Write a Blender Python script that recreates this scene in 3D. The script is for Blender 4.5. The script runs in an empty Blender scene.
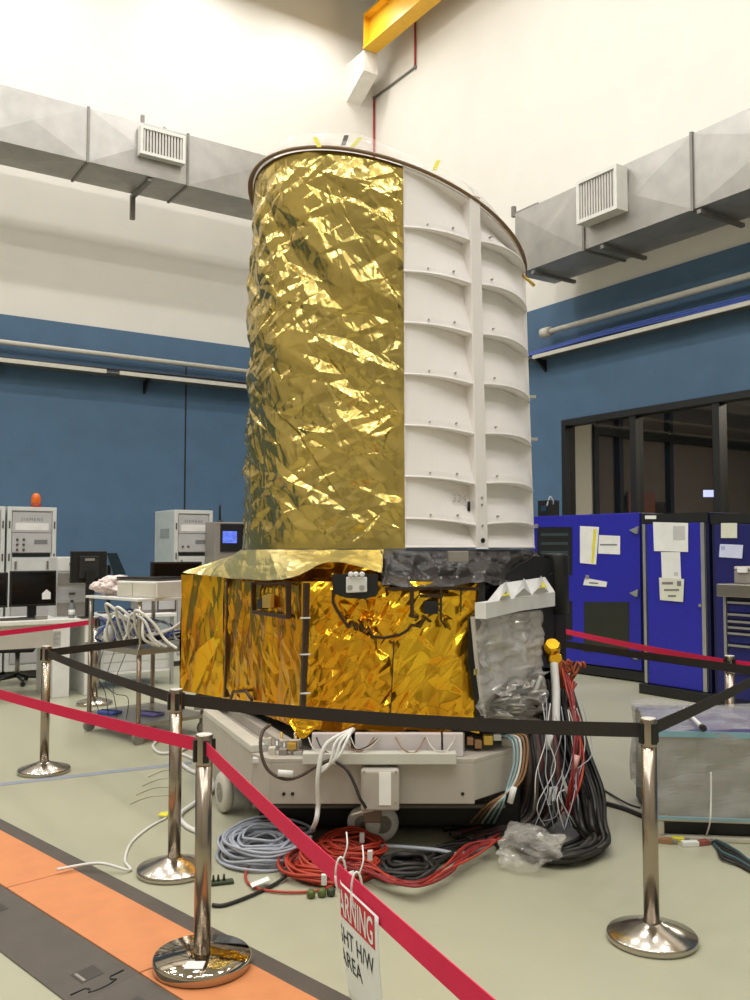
import bpy, math, random
import numpy as np
from mathutils import Vector, Matrix
from math import sin, cos, pi, radians, atan, atan2, sqrt, tan
random.seed(7); rng = np.random.default_rng(11)
SC = bpy.context.scene; COL = SC.collection

# ------------------------------------------------------------------ camera
HC, FPX, PITCH = 1.755, 900.0, atan(49/900)
cam = bpy.data.cameras.new('camera'); camo = bpy.data.objects.new('camera', cam); COL.objects.link(camo)
camo.location = (0, 0, HC); camo.rotation_euler = (pi/2 + PITCH, 0, 0)
cam.sensor_fit = 'VERTICAL'; cam.sensor_height = 36; cam.lens = FPX/1000*36; cam.clip_end = 100; cam.clip_start = .05
SC.camera = camo

def ray(px, py):
    x = (px-375)/FPX; y = (500-py)/FPX
    Y = cos(PITCH) - y*sin(PITCH); Z = sin(PITCH) + y*cos(PITCH)
    return Vector((x/Y, 1.0, Z/Y))
CAM = Vector((0, 0, HC))
def P(px, py, d): return CAM + ray(px, py)*d
def F(px, py, z=0.0):
    r = ray(px, py); return CAM + r*((z-HC)/r.z)
def hit(px, py, p0, n):
    r = ray(px, py); p0 = Vector(p0); n = Vector(n); return CAM + r*((p0-CAM).dot(n)/r.dot(n))
ANG = radians(33.7); A_ = Vector((cos(ANG), sin(ANG), 0)); B_ = Vector((-sin(ANG), cos(ANG), 0))
U0, V0, ZC = 10.8, 16.2, 14.0
def UV(u, v, z=0): return A_*u + B_*v + Vector((0, 0, z))
def toUV(p): return Vector((p.dot(A_), p.dot(B_), p.z))

# ------------------------------------------------------------------ materials
def lin(c):
    c = c/255
    return c/12.92 if c <= .04045 else ((c+.055)/1.055)**2.4
def rgb(t): return (lin(t[0]), lin(t[1]), lin(t[2]), 1)
MATS = {}
def mat(name, col, rough=.5, metal=0, var=.06, vscale=6, bump=0, bscale=60, coat=0, alpha=1, trans=0, spec=.5, stretch=None, emit=0):
    if name in MATS: return MATS[name]
    m = bpy.data.materials.new(name); m.use_nodes = True; nt = m.node_tree; b = nt.nodes['Principled BSDF']
    b.inputs['Roughness'].default_value = rough; b.inputs['Metallic'].default_value = metal
    b.inputs['Specular IOR Level'].default_value = spec
    b.inputs['Coat Weight'].default_value = coat; b.inputs['Coat Roughness'].default_value = .08
    b.inputs['Alpha'].default_value = alpha; b.inputs['Transmission Weight'].default_value = trans
    c = rgb(col)
    tc = nt.nodes.new('ShaderNodeTexCoord'); mp = nt.nodes.new('ShaderNodeMapping')
    if stretch: mp.inputs['Scale'].default_value = stretch
    nt.links.new(tc.outputs['Object'], mp.inputs['Vector'])
    nz = nt.nodes.new('ShaderNodeTexNoise'); nz.inputs['Scale'].default_value = vscale; nz.inputs['Detail'].default_value = 5
    nt.links.new(mp.outputs['Vector'], nz.inputs['Vector'])
    rp = nt.nodes.new('ShaderNodeValToRGB')
    rp.color_ramp.elements[0].position = .3; rp.color_ramp.elements[1].position = .7
    rp.color_ramp.elements[0].color = (c[0]*(1-var), c[1]*(1-var), c[2]*(1-var), 1)
    rp.color_ramp.elements[1].color = (min(1, c[0]*(1+var)), min(1, c[1]*(1+var)), min(1, c[2]*(1+var)), 1)
    nt.links.new(nz.outputs['Fac'], rp.inputs['Fac']); nt.links.new(rp.outputs['Color'], b.inputs['Base Color'])
    if emit:
        nt.links.new(rp.outputs['Color'], b.inputs['Emission Color']); b.inputs['Emission Strength'].default_value = emit
    if bump:
        n2 = nt.nodes.new('ShaderNodeTexNoise'); n2.inputs['Scale'].default_value = bscale; n2.inputs['Detail'].default_value = 4
        nt.links.new(mp.outputs['Vector'], n2.inputs['Vector'])
        bp = nt.nodes.new('ShaderNodeBump'); bp.inputs['Strength'].default_value = bump; bp.inputs['Distance'].default_value = .01
        nt.links.new(n2.outputs['Fac'], bp.inputs['Height']); nt.links.new(bp.outputs['Normal'], b.inputs['Normal'])
    MATS[name] = m; return m

def film(name, col, clear=.6, rough=.12):
    if name in MATS: return MATS[name]
    m = bpy.data.materials.new(name); m.use_nodes = True; nt = m.node_tree; b = nt.nodes['Principled BSDF']
    out = nt.nodes['Material Output']
    b.inputs['Base Color'].default_value = rgb(col); b.inputs['Roughness'].default_value = rough
    tr = nt.nodes.new('ShaderNodeBsdfTransparent'); mx = nt.nodes.new('ShaderNodeMixShader')
    nz = nt.nodes.new('ShaderNodeTexNoise'); nz.inputs['Scale'].default_value = 4; nz.inputs['Detail'].default_value = 2
    mr = nt.nodes.new('ShaderNodeMapRange'); mr.inputs[1].default_value = .3; mr.inputs[2].default_value = .7
    mr.inputs[3].default_value = max(0, 1-clear-.12); mr.inputs[4].default_value = min(1, 1-clear+.12)
    nt.links.new(nz.outputs['Fac'], mr.inputs[0]); nt.links.new(mr.outputs[0], mx.inputs[0])
    nt.links.new(tr.outputs[0], mx.inputs[1]); nt.links.new(b.outputs[0], mx.inputs[2]); nt.links.new(mx.outputs[0], out.inputs[0])
    MATS[name] = m; return m

FLOOR = mat('floor_epoxy', (172, 170, 146), .32, var=.04, vscale=.9, bump=.02, bscale=25)
WHITE = mat('wall_white', (226, 221, 211), .75, var=.02, vscale=1.5)
BLUE = mat('wall_blue', (77, 106, 134), .7, var=.07, vscale=2.2)
DKBLUE = mat('fascia_blue', (64, 98, 130), .7, var=.05)
CEIL = mat('ceiling_white', (215, 210, 200), .9)
GALV = mat('galvanised', (166, 163, 158), .42, .55, var=.10, vscale=3.5, bump=.05, bscale=40)
GALVD = mat('galvanised_seam', (128, 124, 118), .5, .5)
ALU = mat('aluminium', (190, 190, 188), .35, .8)
CREAMP = mat('cream_paint', (205, 200, 186), .5)
WHITEP = mat('white_plastic', (225, 224, 220), .4)
CHROME = mat('chrome', (164, 152, 138), .24, 1, var=.02)
BLACK = mat('black_plastic', (22, 22, 22), .45)
BLACKR = mat('black_rubber', (30, 29, 27), .7)
BELTB = mat('belt_black', (40, 34, 28), .8, bump=.1, bscale=200)
BELTR = mat('belt_red', (212, 8, 70), .7, var=.04, bump=.1, bscale=200)
YEL = mat('crane_yellow', (240, 184, 40), .45, var=.05)
ORG = mat('orange_lid', (206, 132, 82), .55, var=.05, vscale=9, bump=.03, bscale=80)
DGREY = mat('dark_grey_rubber', (84, 76, 68), .6, var=.10, bump=.08, bscale=120)
PANELW = mat('radiator_white', (238, 232, 229), .5, var=.015)
RIMB = mat('rim_brown', (118, 92, 62), .5)
GREYP = mat('machine_grey', (182, 175, 164), .5, var=.04)
GREYD = mat('machine_grey_dark', (140, 134, 126), .5)
RACK = mat('rack_white', (206, 206, 202), .5)
RACKS = mat('rack_side', (190, 198, 196), .5)
RACKP = mat('rack_panel', (184, 182, 182), .45)
CABB = mat('cabinet_blue', (36, 36, 158), .4, var=.05)
NAVY = mat('cabinet_navy', (18, 20, 60), .45)
PAPER = mat('paper', (226, 226, 222), .8)
PAPERY = mat('paper_cream', (214, 214, 196), .8)
PAPERLIT = mat('paper_screen_lit', (206, 210, 236), .7)  # screen light put into the sheet's colour as a blue tint
INKG = mat('ink_grey', (120, 120, 122), .8)
INKK = mat('ink_black', (40, 38, 40), .8)
REDI = mat('sign_red', (200, 30, 50), .7)
STEEL = mat('stainless', (165, 160, 152), .3, .9)
BKT = mat('black_blanket', (50, 46, 45), .38, var=.15, vscale=8)
TAPE = mat('dark_tape', (58, 36, 14), .3)
CABK = mat('cable_black', (36, 33, 30), .5)
CABO = mat('cable_orange_red', (176, 58, 36), .5)
CABR = mat('cable_red', (128, 26, 24), .5)
CABG = mat('cable_grey', (168, 172, 182), .45)
CABW = mat('cable_white', (222, 220, 214), .45)
CABU = mat('cable_blue', (60, 84, 160), .5)
CABT = mat('cable_turquoise', (150, 180, 186), .5)
CABN = mat('cable_tan', (150, 112, 76), .5)
PURP = mat('cable_purple', (110, 106, 170), .5)
GREEN = mat('green_plastic', (84, 96, 40), .5)
DKGRN = mat('green_dark', (52, 62, 40), .6)
YTAG = mat('yellow_tag', (222, 214, 60), .5)
AMBER = mat('amber_lens', (236, 110, 30), .25, trans=.2)
SCREEN = mat('lit_screen', (80, 100, 190), .2, emit=1.2, var=.3, vscale=14)
LABGLOW = mat('label_glow', (190, 200, 240), .3, emit=.6)  # glow put into the sticker to stand for light falling on it
BROWNI = mat('interior_brown', (96, 86, 78), .8)
GREYI = mat('interior_grey', (108, 106, 98), .8)
DARKF = mat('dark_frame', (26, 28, 28), .5)
FILM = film('clear_film', (235, 232, 225), .80)
FILMB = film('bag_film', (186, 186, 184), .5, .12)
FILMC = film('crumpled_bag', (228, 222, 212), .78, .1)
FILMP = film('panel_film', (226, 223, 219), .5, .15)
PANT = mat('panel_filmed', (206, 203, 198), .3, .1, var=.09, vscale=5, stretch=(1, 1, .5), bump=.35, bscale=9)

def foil(name, c1, c2, rough, bsc, stretch, bstr):
    m = bpy.data.materials.new(name); m.use_nodes = True; nt = m.node_tree; b = nt.nodes['Principled BSDF']
    b.inputs['Metallic'].default_value = .94; b.inputs['Roughness'].default_value = rough
    tc = nt.nodes.new('ShaderNodeTexCoord'); mp = nt.nodes.new('ShaderNodeMapping'); mp.inputs['Scale'].default_value = stretch
    nt.links.new(tc.outputs['Object'], mp.inputs['Vector'])
    nz = nt.nodes.new('ShaderNodeTexNoise'); nz.inputs['Scale'].default_value = 2.2; nz.inputs['Detail'].default_value = 3
    nt.links.new(mp.outputs['Vector'], nz.inputs['Vector'])
    rp = nt.nodes.new('ShaderNodeValToRGB'); rp.color_ramp.elements[0].position = .35; rp.color_ramp.elements[1].position = .68
    rp.color_ramp.elements[0].color = rgb(c1); rp.color_ramp.elements[1].color = rgb(c2)
    nt.links.new(nz.outputs['Fac'], rp.inputs['Fac']); nt.links.new(rp.outputs['Color'], b.inputs['Base Color'])
    vo = nt.nodes.new('ShaderNodeTexVoronoi'); vo.inputs['Scale'].default_value = bsc
    nt.links.new(mp.outputs['Vector'], vo.inputs['Vector'])
    bp = nt.nodes.new('ShaderNodeBump'); bp.inputs['Strength'].default_value = bstr; bp.inputs['Distance'].default_value = .01
    nt.links.new(vo.outputs['Distance'], bp.inputs['Height']); nt.links.new(bp.outputs['Normal'], b.inputs['Normal'])
    MATS[name] = m; return m
FOILB = foil('foil_pale_gold', (184, 164, 96), (206, 180, 100), .2, 7, (1, 1, 1), .25)
FOILA = foil('foil_amber', (228, 154, 34), (246, 196, 52), .19, 7, (1, 1, .5), .25)
FOILS = foil('foil_skirt', (222, 206, 134), (234, 216, 146), .26, 8, (1, 1, 1), .2)
FOILS.node_tree.nodes['Principled BSDF'].inputs['Metallic'].default_value = .72
LETTER_TMP = []

# ------------------------------------------------------------------ mesh builder
class MB:
    def __init__(s): s.v = []; s.f = []; s.m = []; s.s = []
    def add(s, verts, faces, mi=0, smooth=False):
        o = len(s.v); s.v += [Vector(p) for p in verts]
        for f in faces: s.f.append(tuple(i+o for i in f)); s.m.append(mi); s.s.append(smooth)
        return s
    def box(s, x0, x1, y0, y1, z0, z1, mi=0):
        v = [(x0,y0,z0),(x1,y0,z0),(x1,y1,z0),(x0,y1,z0),(x0,y0,z1),(x1,y0,z1),(x1,y1,z1),(x0,y1,z1)]
        return s.add(v, [(0,3,2,1),(4,5,6,7),(0,1,5,4),(1,2,6,5),(2,3,7,6),(3,0,4,7)], mi)
    def hexa(s, q, n, mi=0):
        """quad/polygon q (list of points) thickened along vector n"""
        k = len(q); n = Vector(n); q = [Vector(p) for p in q]
        fs = [tuple(range(k)), tuple(range(2*k-1, k-1, -1))] + [(i, i+k, (i+1) % k + k, (i+1) % k) for i in range(k)]
        return s.add(q + [p+n for p in q], fs, mi)
    def tube(s, pts, r, n=8, mi=0, cap=True, smooth=True, closed=False):
        pts = [Vector(p) for p in pts]; L = len(pts); vs = []
        rr = r if isinstance(r, (list, tuple)) else [r]*L
        prev = None
        for i, p in enumerate(pts):
            if closed: t = pts[(i+1) % L] - pts[i-1]
            else: t = pts[min(i+1, L-1)] - pts[max(i-1, 0)]
            if t.length < 1e-9: t = Vector((0, 0, 1))
            t.normalize()
            if prev is None:
                up = Vector((0, 0, 1)) if abs(t.z) < .9 else Vector((1, 0, 0)); x = t.cross(up).normalized()
            else:
                x = prev - t*prev.dot(t)
                x = x.normalized() if x.length > 1e-6 else t.orthogonal().normalized()
            prev = x; y = t.cross(x)
            for k in range(n):
                a = 2*pi*k/n; vs.append(p + (x*cos(a) + y*sin(a))*rr[i])
        fs = []
        for i in range(L if closed else L-1):
            j = (i+1) % L
            for k in range(n):
                k2 = (k+1) % n; fs.append((i*n+k, i*n+k2, j*n+k2, j*n+k))
        s.add(vs, fs, mi, smooth)
        if cap and not closed:
            o = len(s.v)-len(vs)
            s.f.append(tuple(o+k for k in reversed(range(n)))); s.m.append(mi); s.s.append(False)
            s.f.append(tuple(o+(L-1)*n+k for k in range(n))); s.m.append(mi); s.s.append(False)
        return s
    def lathe(s, prof, c=(0,0,0), n=32, mi=0, M=None, smooth=True):
        c = Vector(c); vs = []
        for r, z in prof:
            for k in range(n):
                a = 2*pi*k/n; p = Vector((r*cos(a), r*sin(a), z)); vs.append(c + (M @ p if M else p))
        fs = []
        for i in range(len(prof)-1):
            for k in range(n):
                k2 = (k+1) % n; fs.append((i*n+k, i*n+k2, (i+1)*n+k2, (i+1)*n+k))
        fs.append(tuple(reversed(range(n)))); fs.append(tuple((len(prof)-1)*n+k for k in range(n)))
        o = len(s.f); s.add(vs, fs, mi, smooth); s.s[-1] = s.s[-2] = False
        return s
    def grid(s, G, mi=0, smooth=False, flip=False):
        nu, nv = G.shape[0], G.shape[1]
        idx = np.arange(nu*nv).reshape(nu, nv)
        fs = np.stack([idx[:-1,:-1], idx[1:,:-1], idx[1:,1:], idx[:-1,1:]], -1).reshape(-1, 4)
        if flip: fs = fs[:, ::-1]
        return s.add([Vector(p) for p in G.reshape(-1, 3)], [tuple(int(i) for i in f) for f in fs], mi, smooth)
    def merge(s, o, mi=None):
        return s.add(o.v, o.f, 0)
    def build(s, name, mats, parent=None, world=False, rz=0.0, bev=0, bseg=2, solid=0):
        if not isinstance(mats, (list, tuple)): mats = [mats]
        V = [v.copy() for v in s.v]
        o = None
        if parent is not None and world:
            root = parent
            while root.parent: root = root.parent
            R = Matrix.Rotation(-root.rotation_euler.z, 3, 'Z'); L0 = root.location.copy()
            V = [R @ (v - L0) for v in V]
        loc = None
        if parent is None:
            if world and rz:
                R = Matrix.Rotation(-rz, 3, 'Z'); V = [R @ v for v in V]
            xs = [v.x for v in V]; ys = [v.y for v in V]; zs = [v.z for v in V]
            c = Vector(((min(xs)+max(xs))/2, (min(ys)+max(ys))/2, min(zs)))
            V = [v - c for v in V]; loc = Matrix.Rotation(rz, 3, 'Z') @ c
        me = bpy.data.meshes.new(name); me.from_pydata([tuple(v) for v in V], [], s.f)
        for m in mats: me.materials.append(m)
        me.polygons.foreach_set('material_index', s.m); me.polygons.foreach_set('use_smooth', s.s)
        me.update()
        o = bpy.data.objects.new(name, me); COL.objects.link(o)
        if parent is not None: o.parent = parent
        else: o.location = loc; o.rotation_euler = (0, 0, rz)
        if solid:
            md = o.modifiers.new('solid', 'SOLIDIFY'); md.thickness = solid; md.offset = -1
        if bev:
            md = o.modifiers.new('bevel', 'BEVEL'); md.width = bev; md.segments = bseg; md.limit_method = 'ANGLE'; md.angle_limit = radians(40)
        return o

def tag(o, label, cat, group=None):
    o['label'] = label; o['category'] = cat
    if group: o['group'] = group
    return o
def struct(o): o['kind'] = 'structure'; return o
def root(name, loc, rz, label, cat, group=None):
    o = bpy.data.objects.new(name, None); COL.objects.link(o); o.empty_display_size = .1
    o.location = Vector(loc); o.rotation_euler = (0, 0, rz)
    return tag(o, label, cat, group)
def kids(o): return [c for c in bpy.data.objects if c.parent == o]
def copy_tree(o, loc, rz, label, group=None):
    def rec(x, par):
        c = x.copy(); COL.objects.link(c); c.parent = par
        for k in kids(x): rec(k, c)
        return c
    c = rec(o, None); c.location = Vector(loc); c.rotation_euler = (0, 0, rz); c['label'] = label
    if group: c['group'] = group
    return c
def catmull(pts, k=8):
    pts = [Vector(p) for p in pts]; out = []
    for i in range(len(pts)-1):
        p0 = pts[max(i-1, 0)]; p1 = pts[i]; p2 = pts[i+1]; p3 = pts[min(i+2, len(pts)-1)]
        for j in range(k):
            t = j/k
            out.append(.5*((2*p1) + (p2-p0)*t + (2*p0-5*p1+4*p2-p3)*t*t + (3*p1-p0-3*p2+p3)*t**3))
    out.append(pts[-1]); return out
def cable(name, pts, r, m, label=None, cat='cable', group=None, parent=None, n=7, k=8, world=True):
    mb = MB().tube(catmull(pts, k), r, n)
    o = mb.build(name, m, parent, world=world)
    if label: tag(o, label, cat, group)
    return o
def text_mesh(s, size, align='CENTER', extrude=.0008, spacing=1.0, bold=0):
    cu = bpy.data.curves.new('lettering', 'FONT'); cu.body = s; cu.size = size; cu.align_x = align; cu.extrude = extrude
    cu.space_character = spacing; cu.offset = bold; cu.resolution_u = 3
    ob = bpy.data.objects.new('lettering_tmp', cu); COL.objects.link(ob)
    dg = bpy.context.evaluated_depsgraph_get(); dg.update()
    ev = ob.evaluated_get(dg); me = ev.to_mesh()
    vs = [v.co.copy() for v in me.vertices]; fs = [tuple(p.vertices) for p in me.polygons]
    ev.to_mesh_clear(); bpy.data.objects.remove(ob); bpy.data.curves.remove(cu)
    return vs, fs
def letters(s, size, fn, name, m, parent, world=False, **kw):
    vs, fs = text_mesh(s, size, **kw)
    return MB().add([fn(v) for v in vs], fs).build(name, m, parent, world=world)

# crumple: upper envelope of random tilted planes on a jittered lattice, two octaves
def octave(p, size, seed, slope, sign):
    r = np.random.default_rng(seed); N = 64
    jx, jy = r.random((N, N)), r.random((N, N)); ga, gm = r.random((N, N))*2*pi, slope*1.5*r.random((N, N))**.5; gx, gy = gm*np.cos(ga), gm*np.sin(ga); cc = r.uniform(-.35*slope, .35*slope, (N, N))
    q = p/size; base = np.floor(q).astype(int); h = np.full(len(p), -1e9)
    for dx in (-2, -1, 0, 1, 2):
        for dy in (-2, -1, 0, 1, 2):
            cx = base[:, 0]+dx; cy = base[:, 1]+dy; i = cx % N; j = cy % N
            ddx = q[:, 0]-(cx+jx[i, j]); ddy = q[:, 1]-(cy+jy[i, j])
            h = np.maximum(h, cc[i, j] + gx[i, j]*ddx + gy[i, j]*ddy - .5*slope*(ddx*ddx+ddy*ddy)**.5 - .62*slope*(ddx*ddx+ddy*ddy))
    return sign*h*size
def crumple(p, size, seed, slope=.5, stretch=2.2, ang=-.7, warp=.25):
    w = p.copy()
    w[:, 0] += warp*size*2*np.sin(p[:, 1]*2.1/size*.25+seed) ; w[:, 1] += warp*size*2*np.sin(p[:, 0]*1.7/size*.25+2*seed)
    c, s = cos(ang), sin(ang)
    q = np.stack([(w[:, 0]*c + w[:, 1]*s)/stretch, -w[:, 0]*s + w[:, 1]*c], 1)
    c2, s2 = cos(ang+1.25), sin(ang+1.25)
    q2 = np.stack([(w[:, 0]*c2 + w[:, 1]*s2)/(stretch*.8), -w[:, 0]*s2 + w[:, 1]*c2], 1)
    h = octave(q, size, seed, slope, 1) + octave(q2, size*.8, seed+1, slope*.8, -1) + octave(p, size*.33, seed+2, slope*.5, 1)
    return h - h.mean()

# crumple made of flat random triangles with sharp folds, rasterised on a regular grid (extent w x h, nu x nv samples)
from mathutils.geometry import delaunay_2d_cdt
def fold_layer(w, h, nu, nv, size, seed, slope, stretch=2.0, ang=0.0, swirl=.5, fan=None):
    r = np.random.default_rng(seed); out = np.zeros((nu, nv)); cov = np.zeros((nu, nv), bool)
    if fan is None:
        R = .5*math.hypot(w, h) + 3*size*stretch; na = int(2*R/(size*stretch)) + 1; nb = int(2*R/size) + 1
        ia, ib = np.meshgrid(np.arange(na), np.arange(nb), indexing='ij')
        qa = ((ia + r.uniform(-.48, .48, ia.shape))*size*stretch - R).ravel(); qb = ((ib + r.uniform(-.48, .48, ib.shape))*size - R).ravel()
        cs, sn = cos(ang), sin(ang); X = qa*cs - qb*sn + w/2; Y = qa*sn + qb*cs + h/2
    else:
        fx, fy, dirang, span, rmax = fan; nr = int(rmax/(size*stretch)) + 2; nt = int(span*rmax*.55/size)
        ia, ib = np.meshgrid(np.arange(nr), np.arange(nt), indexing='ij')
        rr = ((ia + r.uniform(-.45, .45, ia.shape))*size*stretch).ravel(); tt = dirang - span/2 + span*((ib + r.uniform(-.45, .45, ib.shape))/max(1, nt-1)).ravel()
        X = fx + rr*np.cos(tt); Y = fy + rr*np.sin(tt); qa, qb = X*1.0, Y*1.0
    f = swirl*size; k = 1.1/(size*3)
    X0 = X + f*np.sin(Y*k*1.3+seed) + f*.6*np.sin(X*k*.7+2*seed); Y0 = Y + f*np.sin(X*k*1.1+1.7*seed)
    keep = (X0 > -4*size*stretch) & (X0 < w+4*size*stretch) & (Y0 > -4*size*stretch) & (Y0 < h+4*size*stretch)
    X0, Y0 = X0[keep], Y0[keep]
    if fan is None: px, py = (X0*cos(ang)+Y0*sin(ang))/stretch, -X0*sin(ang)+Y0*cos(ang)
    else: px, py = X0, Y0
    H = r.normal(0, 1, len(X0))*size*slope
    vs, ed, fc, *_ = delaunay_2d_cdt([Vector((a, b)) for a, b in zip(px, py)], [], [], 0, 1e-7, False)
    n0 = len(X0); gx, gy = w/(nu-1), h/(nv-1)
    for f3 in fc:
        if len(f3) != 3 or max(f3) >= n0: continue
        a, b, c = f3; x = X0[[a, b, c]]; y = Y0[[a, b, c]]
        i0, i1 = max(0, int(math.ceil(x.min()/gx-1e-6))), min(nu-1, int(x.max()/gx)); j0, j1 = max(0, int(math.ceil(y.min()/gy-1e-6))), min(nv-1, int(y.max()/gy))
        if i1 < i0 or j1 < j0: continue
        D = (y[1]-y[2])*(x[0]-x[2]) + (x[2]-x[1])*(y[0]-y[2])
        if abs(D) < 1e-12: continue
        P_, Q_ = np.meshgrid(np.arange(i0, i1+1)*gx, np.arange(j0, j1+1)*gy, indexing='ij')
        l0 = ((y[1]-y[2])*(P_-x[2]) + (x[2]-x[1])*(Q_-y[2]))/D; l1 = ((y[2]-y[0])*(P_-x[2]) + (x[0]-x[2])*(Q_-y[2]))/D; l2 = 1-l0-l1
        m = (l0 >= -1e-9) & (l1 >= -1e-9) & (l2 >= -1e-9)
        blk = out[i0:i1+1, j0:j1+1]; blk[m] = (l0*H[a] + l1*H[b] + l2*H[c])[m]
    return out
def folds(w, h, nu, nv, layers): return sum(fold_layer(w, h, nu, nv, *l[:3], **l[3]) if False else fold_layer(w, h, nu, nv, **l) for l in layers)
# ================================================================== ROOM (u, v frame)
UMIN, VMIN = -9.0, -7.0
def sbox(name, m, *b, **k): return struct(MB().box(*b).build(name, m, rz=ANG, **k))
sbox('floor', FLOOR, UMIN-.2, 17.2, VMIN-.2, V0+.2, -.2, 0)
sbox('ceiling', CEIL, UMIN-.2, U0+.2, VMIN-.2, V0+.2, ZC, ZC+.2)
sbox('wall_left', WHITE, UMIN, U0+.2, V0, V0+.2, 0, ZC)
REARW = mat('wall_rear_beige', (176, 172, 160), .8)
sbox('wall_rear', REARW, UMIN-.2, UMIN, VMIN, V0, 0, ZC)
sbox('wall_front', REARW, UMIN, U0+.2, VMIN-.2, VMIN, 0, ZC)
WV0, WV1, WZ0, WZ1 = 3.0, 10.54, 1.0, 3.87
wr = MB()
wr.box(U0, U0+.2, VMIN, WV0, 0, ZC); wr.box(U0, U0+.2, WV1, V0, 0, ZC)
wr.box(U0, U0+.2, WV0, WV1, 0, WZ0); wr.box(U0, U0+.2, WV0, WV1, WZ1, ZC)
struct(wr.build('wall_right', WHITE, rz=ANG))
cl = MB(); ZB = 5.76
cl.box(UMIN, U0-.05, V0-.05, V0-.001, 0, ZB)
for u in (-5.6, -1.6, 2.43, 6.44): cl.box(u-.015, u+.015, V0-.054, V0-.049, 0, ZB-.5, 1)
struct(cl.build('trim_1', [BLUE, DARKF], rz=ANG))
cr = MB()
for b in ((VMIN, WV0, 0, ZB+.1), (WV1, V0-.05, 0, ZB+.1), (WV0, WV1, 0, WZ0), (WV0, WV1, WZ1, ZB+.1)):
    cr.box(U0-.05, U0-.001, *b)
struct(cr.build('trim_2', [BLUE, DARKF], rz=ANG))

# window into the control room
wn = bpy.data.objects.new('window_1', None); COL.objects.link(wn); wn.location = UV(U0, WV1, 0); wn.rotation_euler = (0, 0, ANG); struct(wn)
L = WV1-WV0; fr = MB()
fr.box(-.09, .14, -.085, 0, WZ0, WZ1); fr.box(-.09, .14, -L, -L+.08, WZ0, WZ1)
fr.box(-.09, .14, -L+.08, -.085, WZ1-.10, WZ1); fr.box(-.09, .14, -L+.08, -.085, WZ0, WZ0+.08)
fr.build('window_frame', DARKF, wn)
for dv in (1.46, 2.9, 4.3, 5.8): MB().box(-.07, .1, -dv-.055, -dv+.055, WZ0+.08, WZ1-.10).build('mullion', DARKF, wn)
gm = bpy.data.materials.new('window_glass'); gm.use_nodes = True; nt = gm.node_tree
pb = nt.nodes['Principled BSDF']; pb.inputs['Roughness'].default_value = .03; pb.inputs['Base Color'].default_value = (.02, .02, .02, 1)
tr = nt.nodes.new('ShaderNodeBsdfTransparent'); tr.inputs['Color'].default_value = (.8, .8, .78, 1)
gl = nt.nodes.new('ShaderNodeBsdfGlossy'); gl.inputs['Roughness'].default_value = .02
fz = nt.nodes.new('ShaderNodeFresnel'); fz.inputs['IOR'].default_value = 1.5
ge = nt.nodes.new('ShaderNodeNewGeometry'); sb = nt.nodes.new('ShaderNodeMath'); sb.operation = 'SUBTRACT'; sb.inputs[0].default_value = 1; nt.links.new(ge.outputs['Backfacing'], sb.inputs[1])
ml = nt.nodes.new('ShaderNodeMath'); ml.operation = 'MULTIPLY'; nt.links.new(fz.outputs[0], ml.inputs[0]); nt.links.new(sb.outputs[0], ml.inputs[1])
mx = nt.nodes.new('ShaderNodeMixShader'); nt.links.new(ml.outputs[0], mx.inputs[0]); nt.links.new(tr.outputs[0], mx.inputs[1]); nt.links.new(gl.outputs[0], mx.inputs[2])
nt.links.new(mx.outputs[0], nt.nodes['Material Output'].inputs[0])
MB().box(.01, .02, -L+.08, -.085, WZ0+.08, WZ1-.10).build('pane', gm, wn)

# control room behind the glass
sbox('wall_interior_back', GREYI, 16.9, 17.1, 1.0, 10.6, 0, 4.6)
sbox('wall_interior_near', GREYI, U0+.2, 16.9, .8, 1.0, 0, 4.6)
sbox('ceiling_interior', GREYI, U0+.2, 17.1, .8, 10.8, 4.6, 4.7)
sbox('wall_interior_pier', WHITE, U0+.2, 11.5, 10.6, 10.8, 0, 4.6)
sbox('wall_interior_side', BROWNI, 11.5, 16.9, 10.66, 10.8, 0, 4.6)
gp = MB()
for u in (11.55, 12.16, 13.5, 14.9, 16.3): gp.box(u-.05, u+.05, 10.54, 10.655, 0, 4.5)
gp.box(11.5, 16.85, 10.55, 10.65, 3.70, 3.86)
struct(gp.build('trim_3', DARKF, rz=ANG))
nb = MB().box(12.25, 12.95, 10.48, 10.535, 2.25, 2.75); tag(nb.build('colour_board', mat('board_red', (104, 62, 52), .7), rz=ANG), 'dull red board behind the control room window', 'notice board')  # plain dull red block added behind the glass
ck = MB().box(13.0, 13.4, 10.62, 10.655, 2.2, 2.6); tag(ck.build('colour_board', mat('board_black', (40, 38, 36), .7), rz=ANG), 'small dark framed board behind the control room window', 'notice board')  # plain dark block added beside the red one
q = [hit(x, y, UV(U0-.0, 0), A_) for x, y in ((703, 497), (715, 497), (715, 490), (703, 490))]
tag(MB().hexa([p + A_*.004 for p in q], A_*.004).build('window_sticker', LABGLOW, world=True, rz=ANG), 'small white sticker on the control room window', 'sticker')

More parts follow.
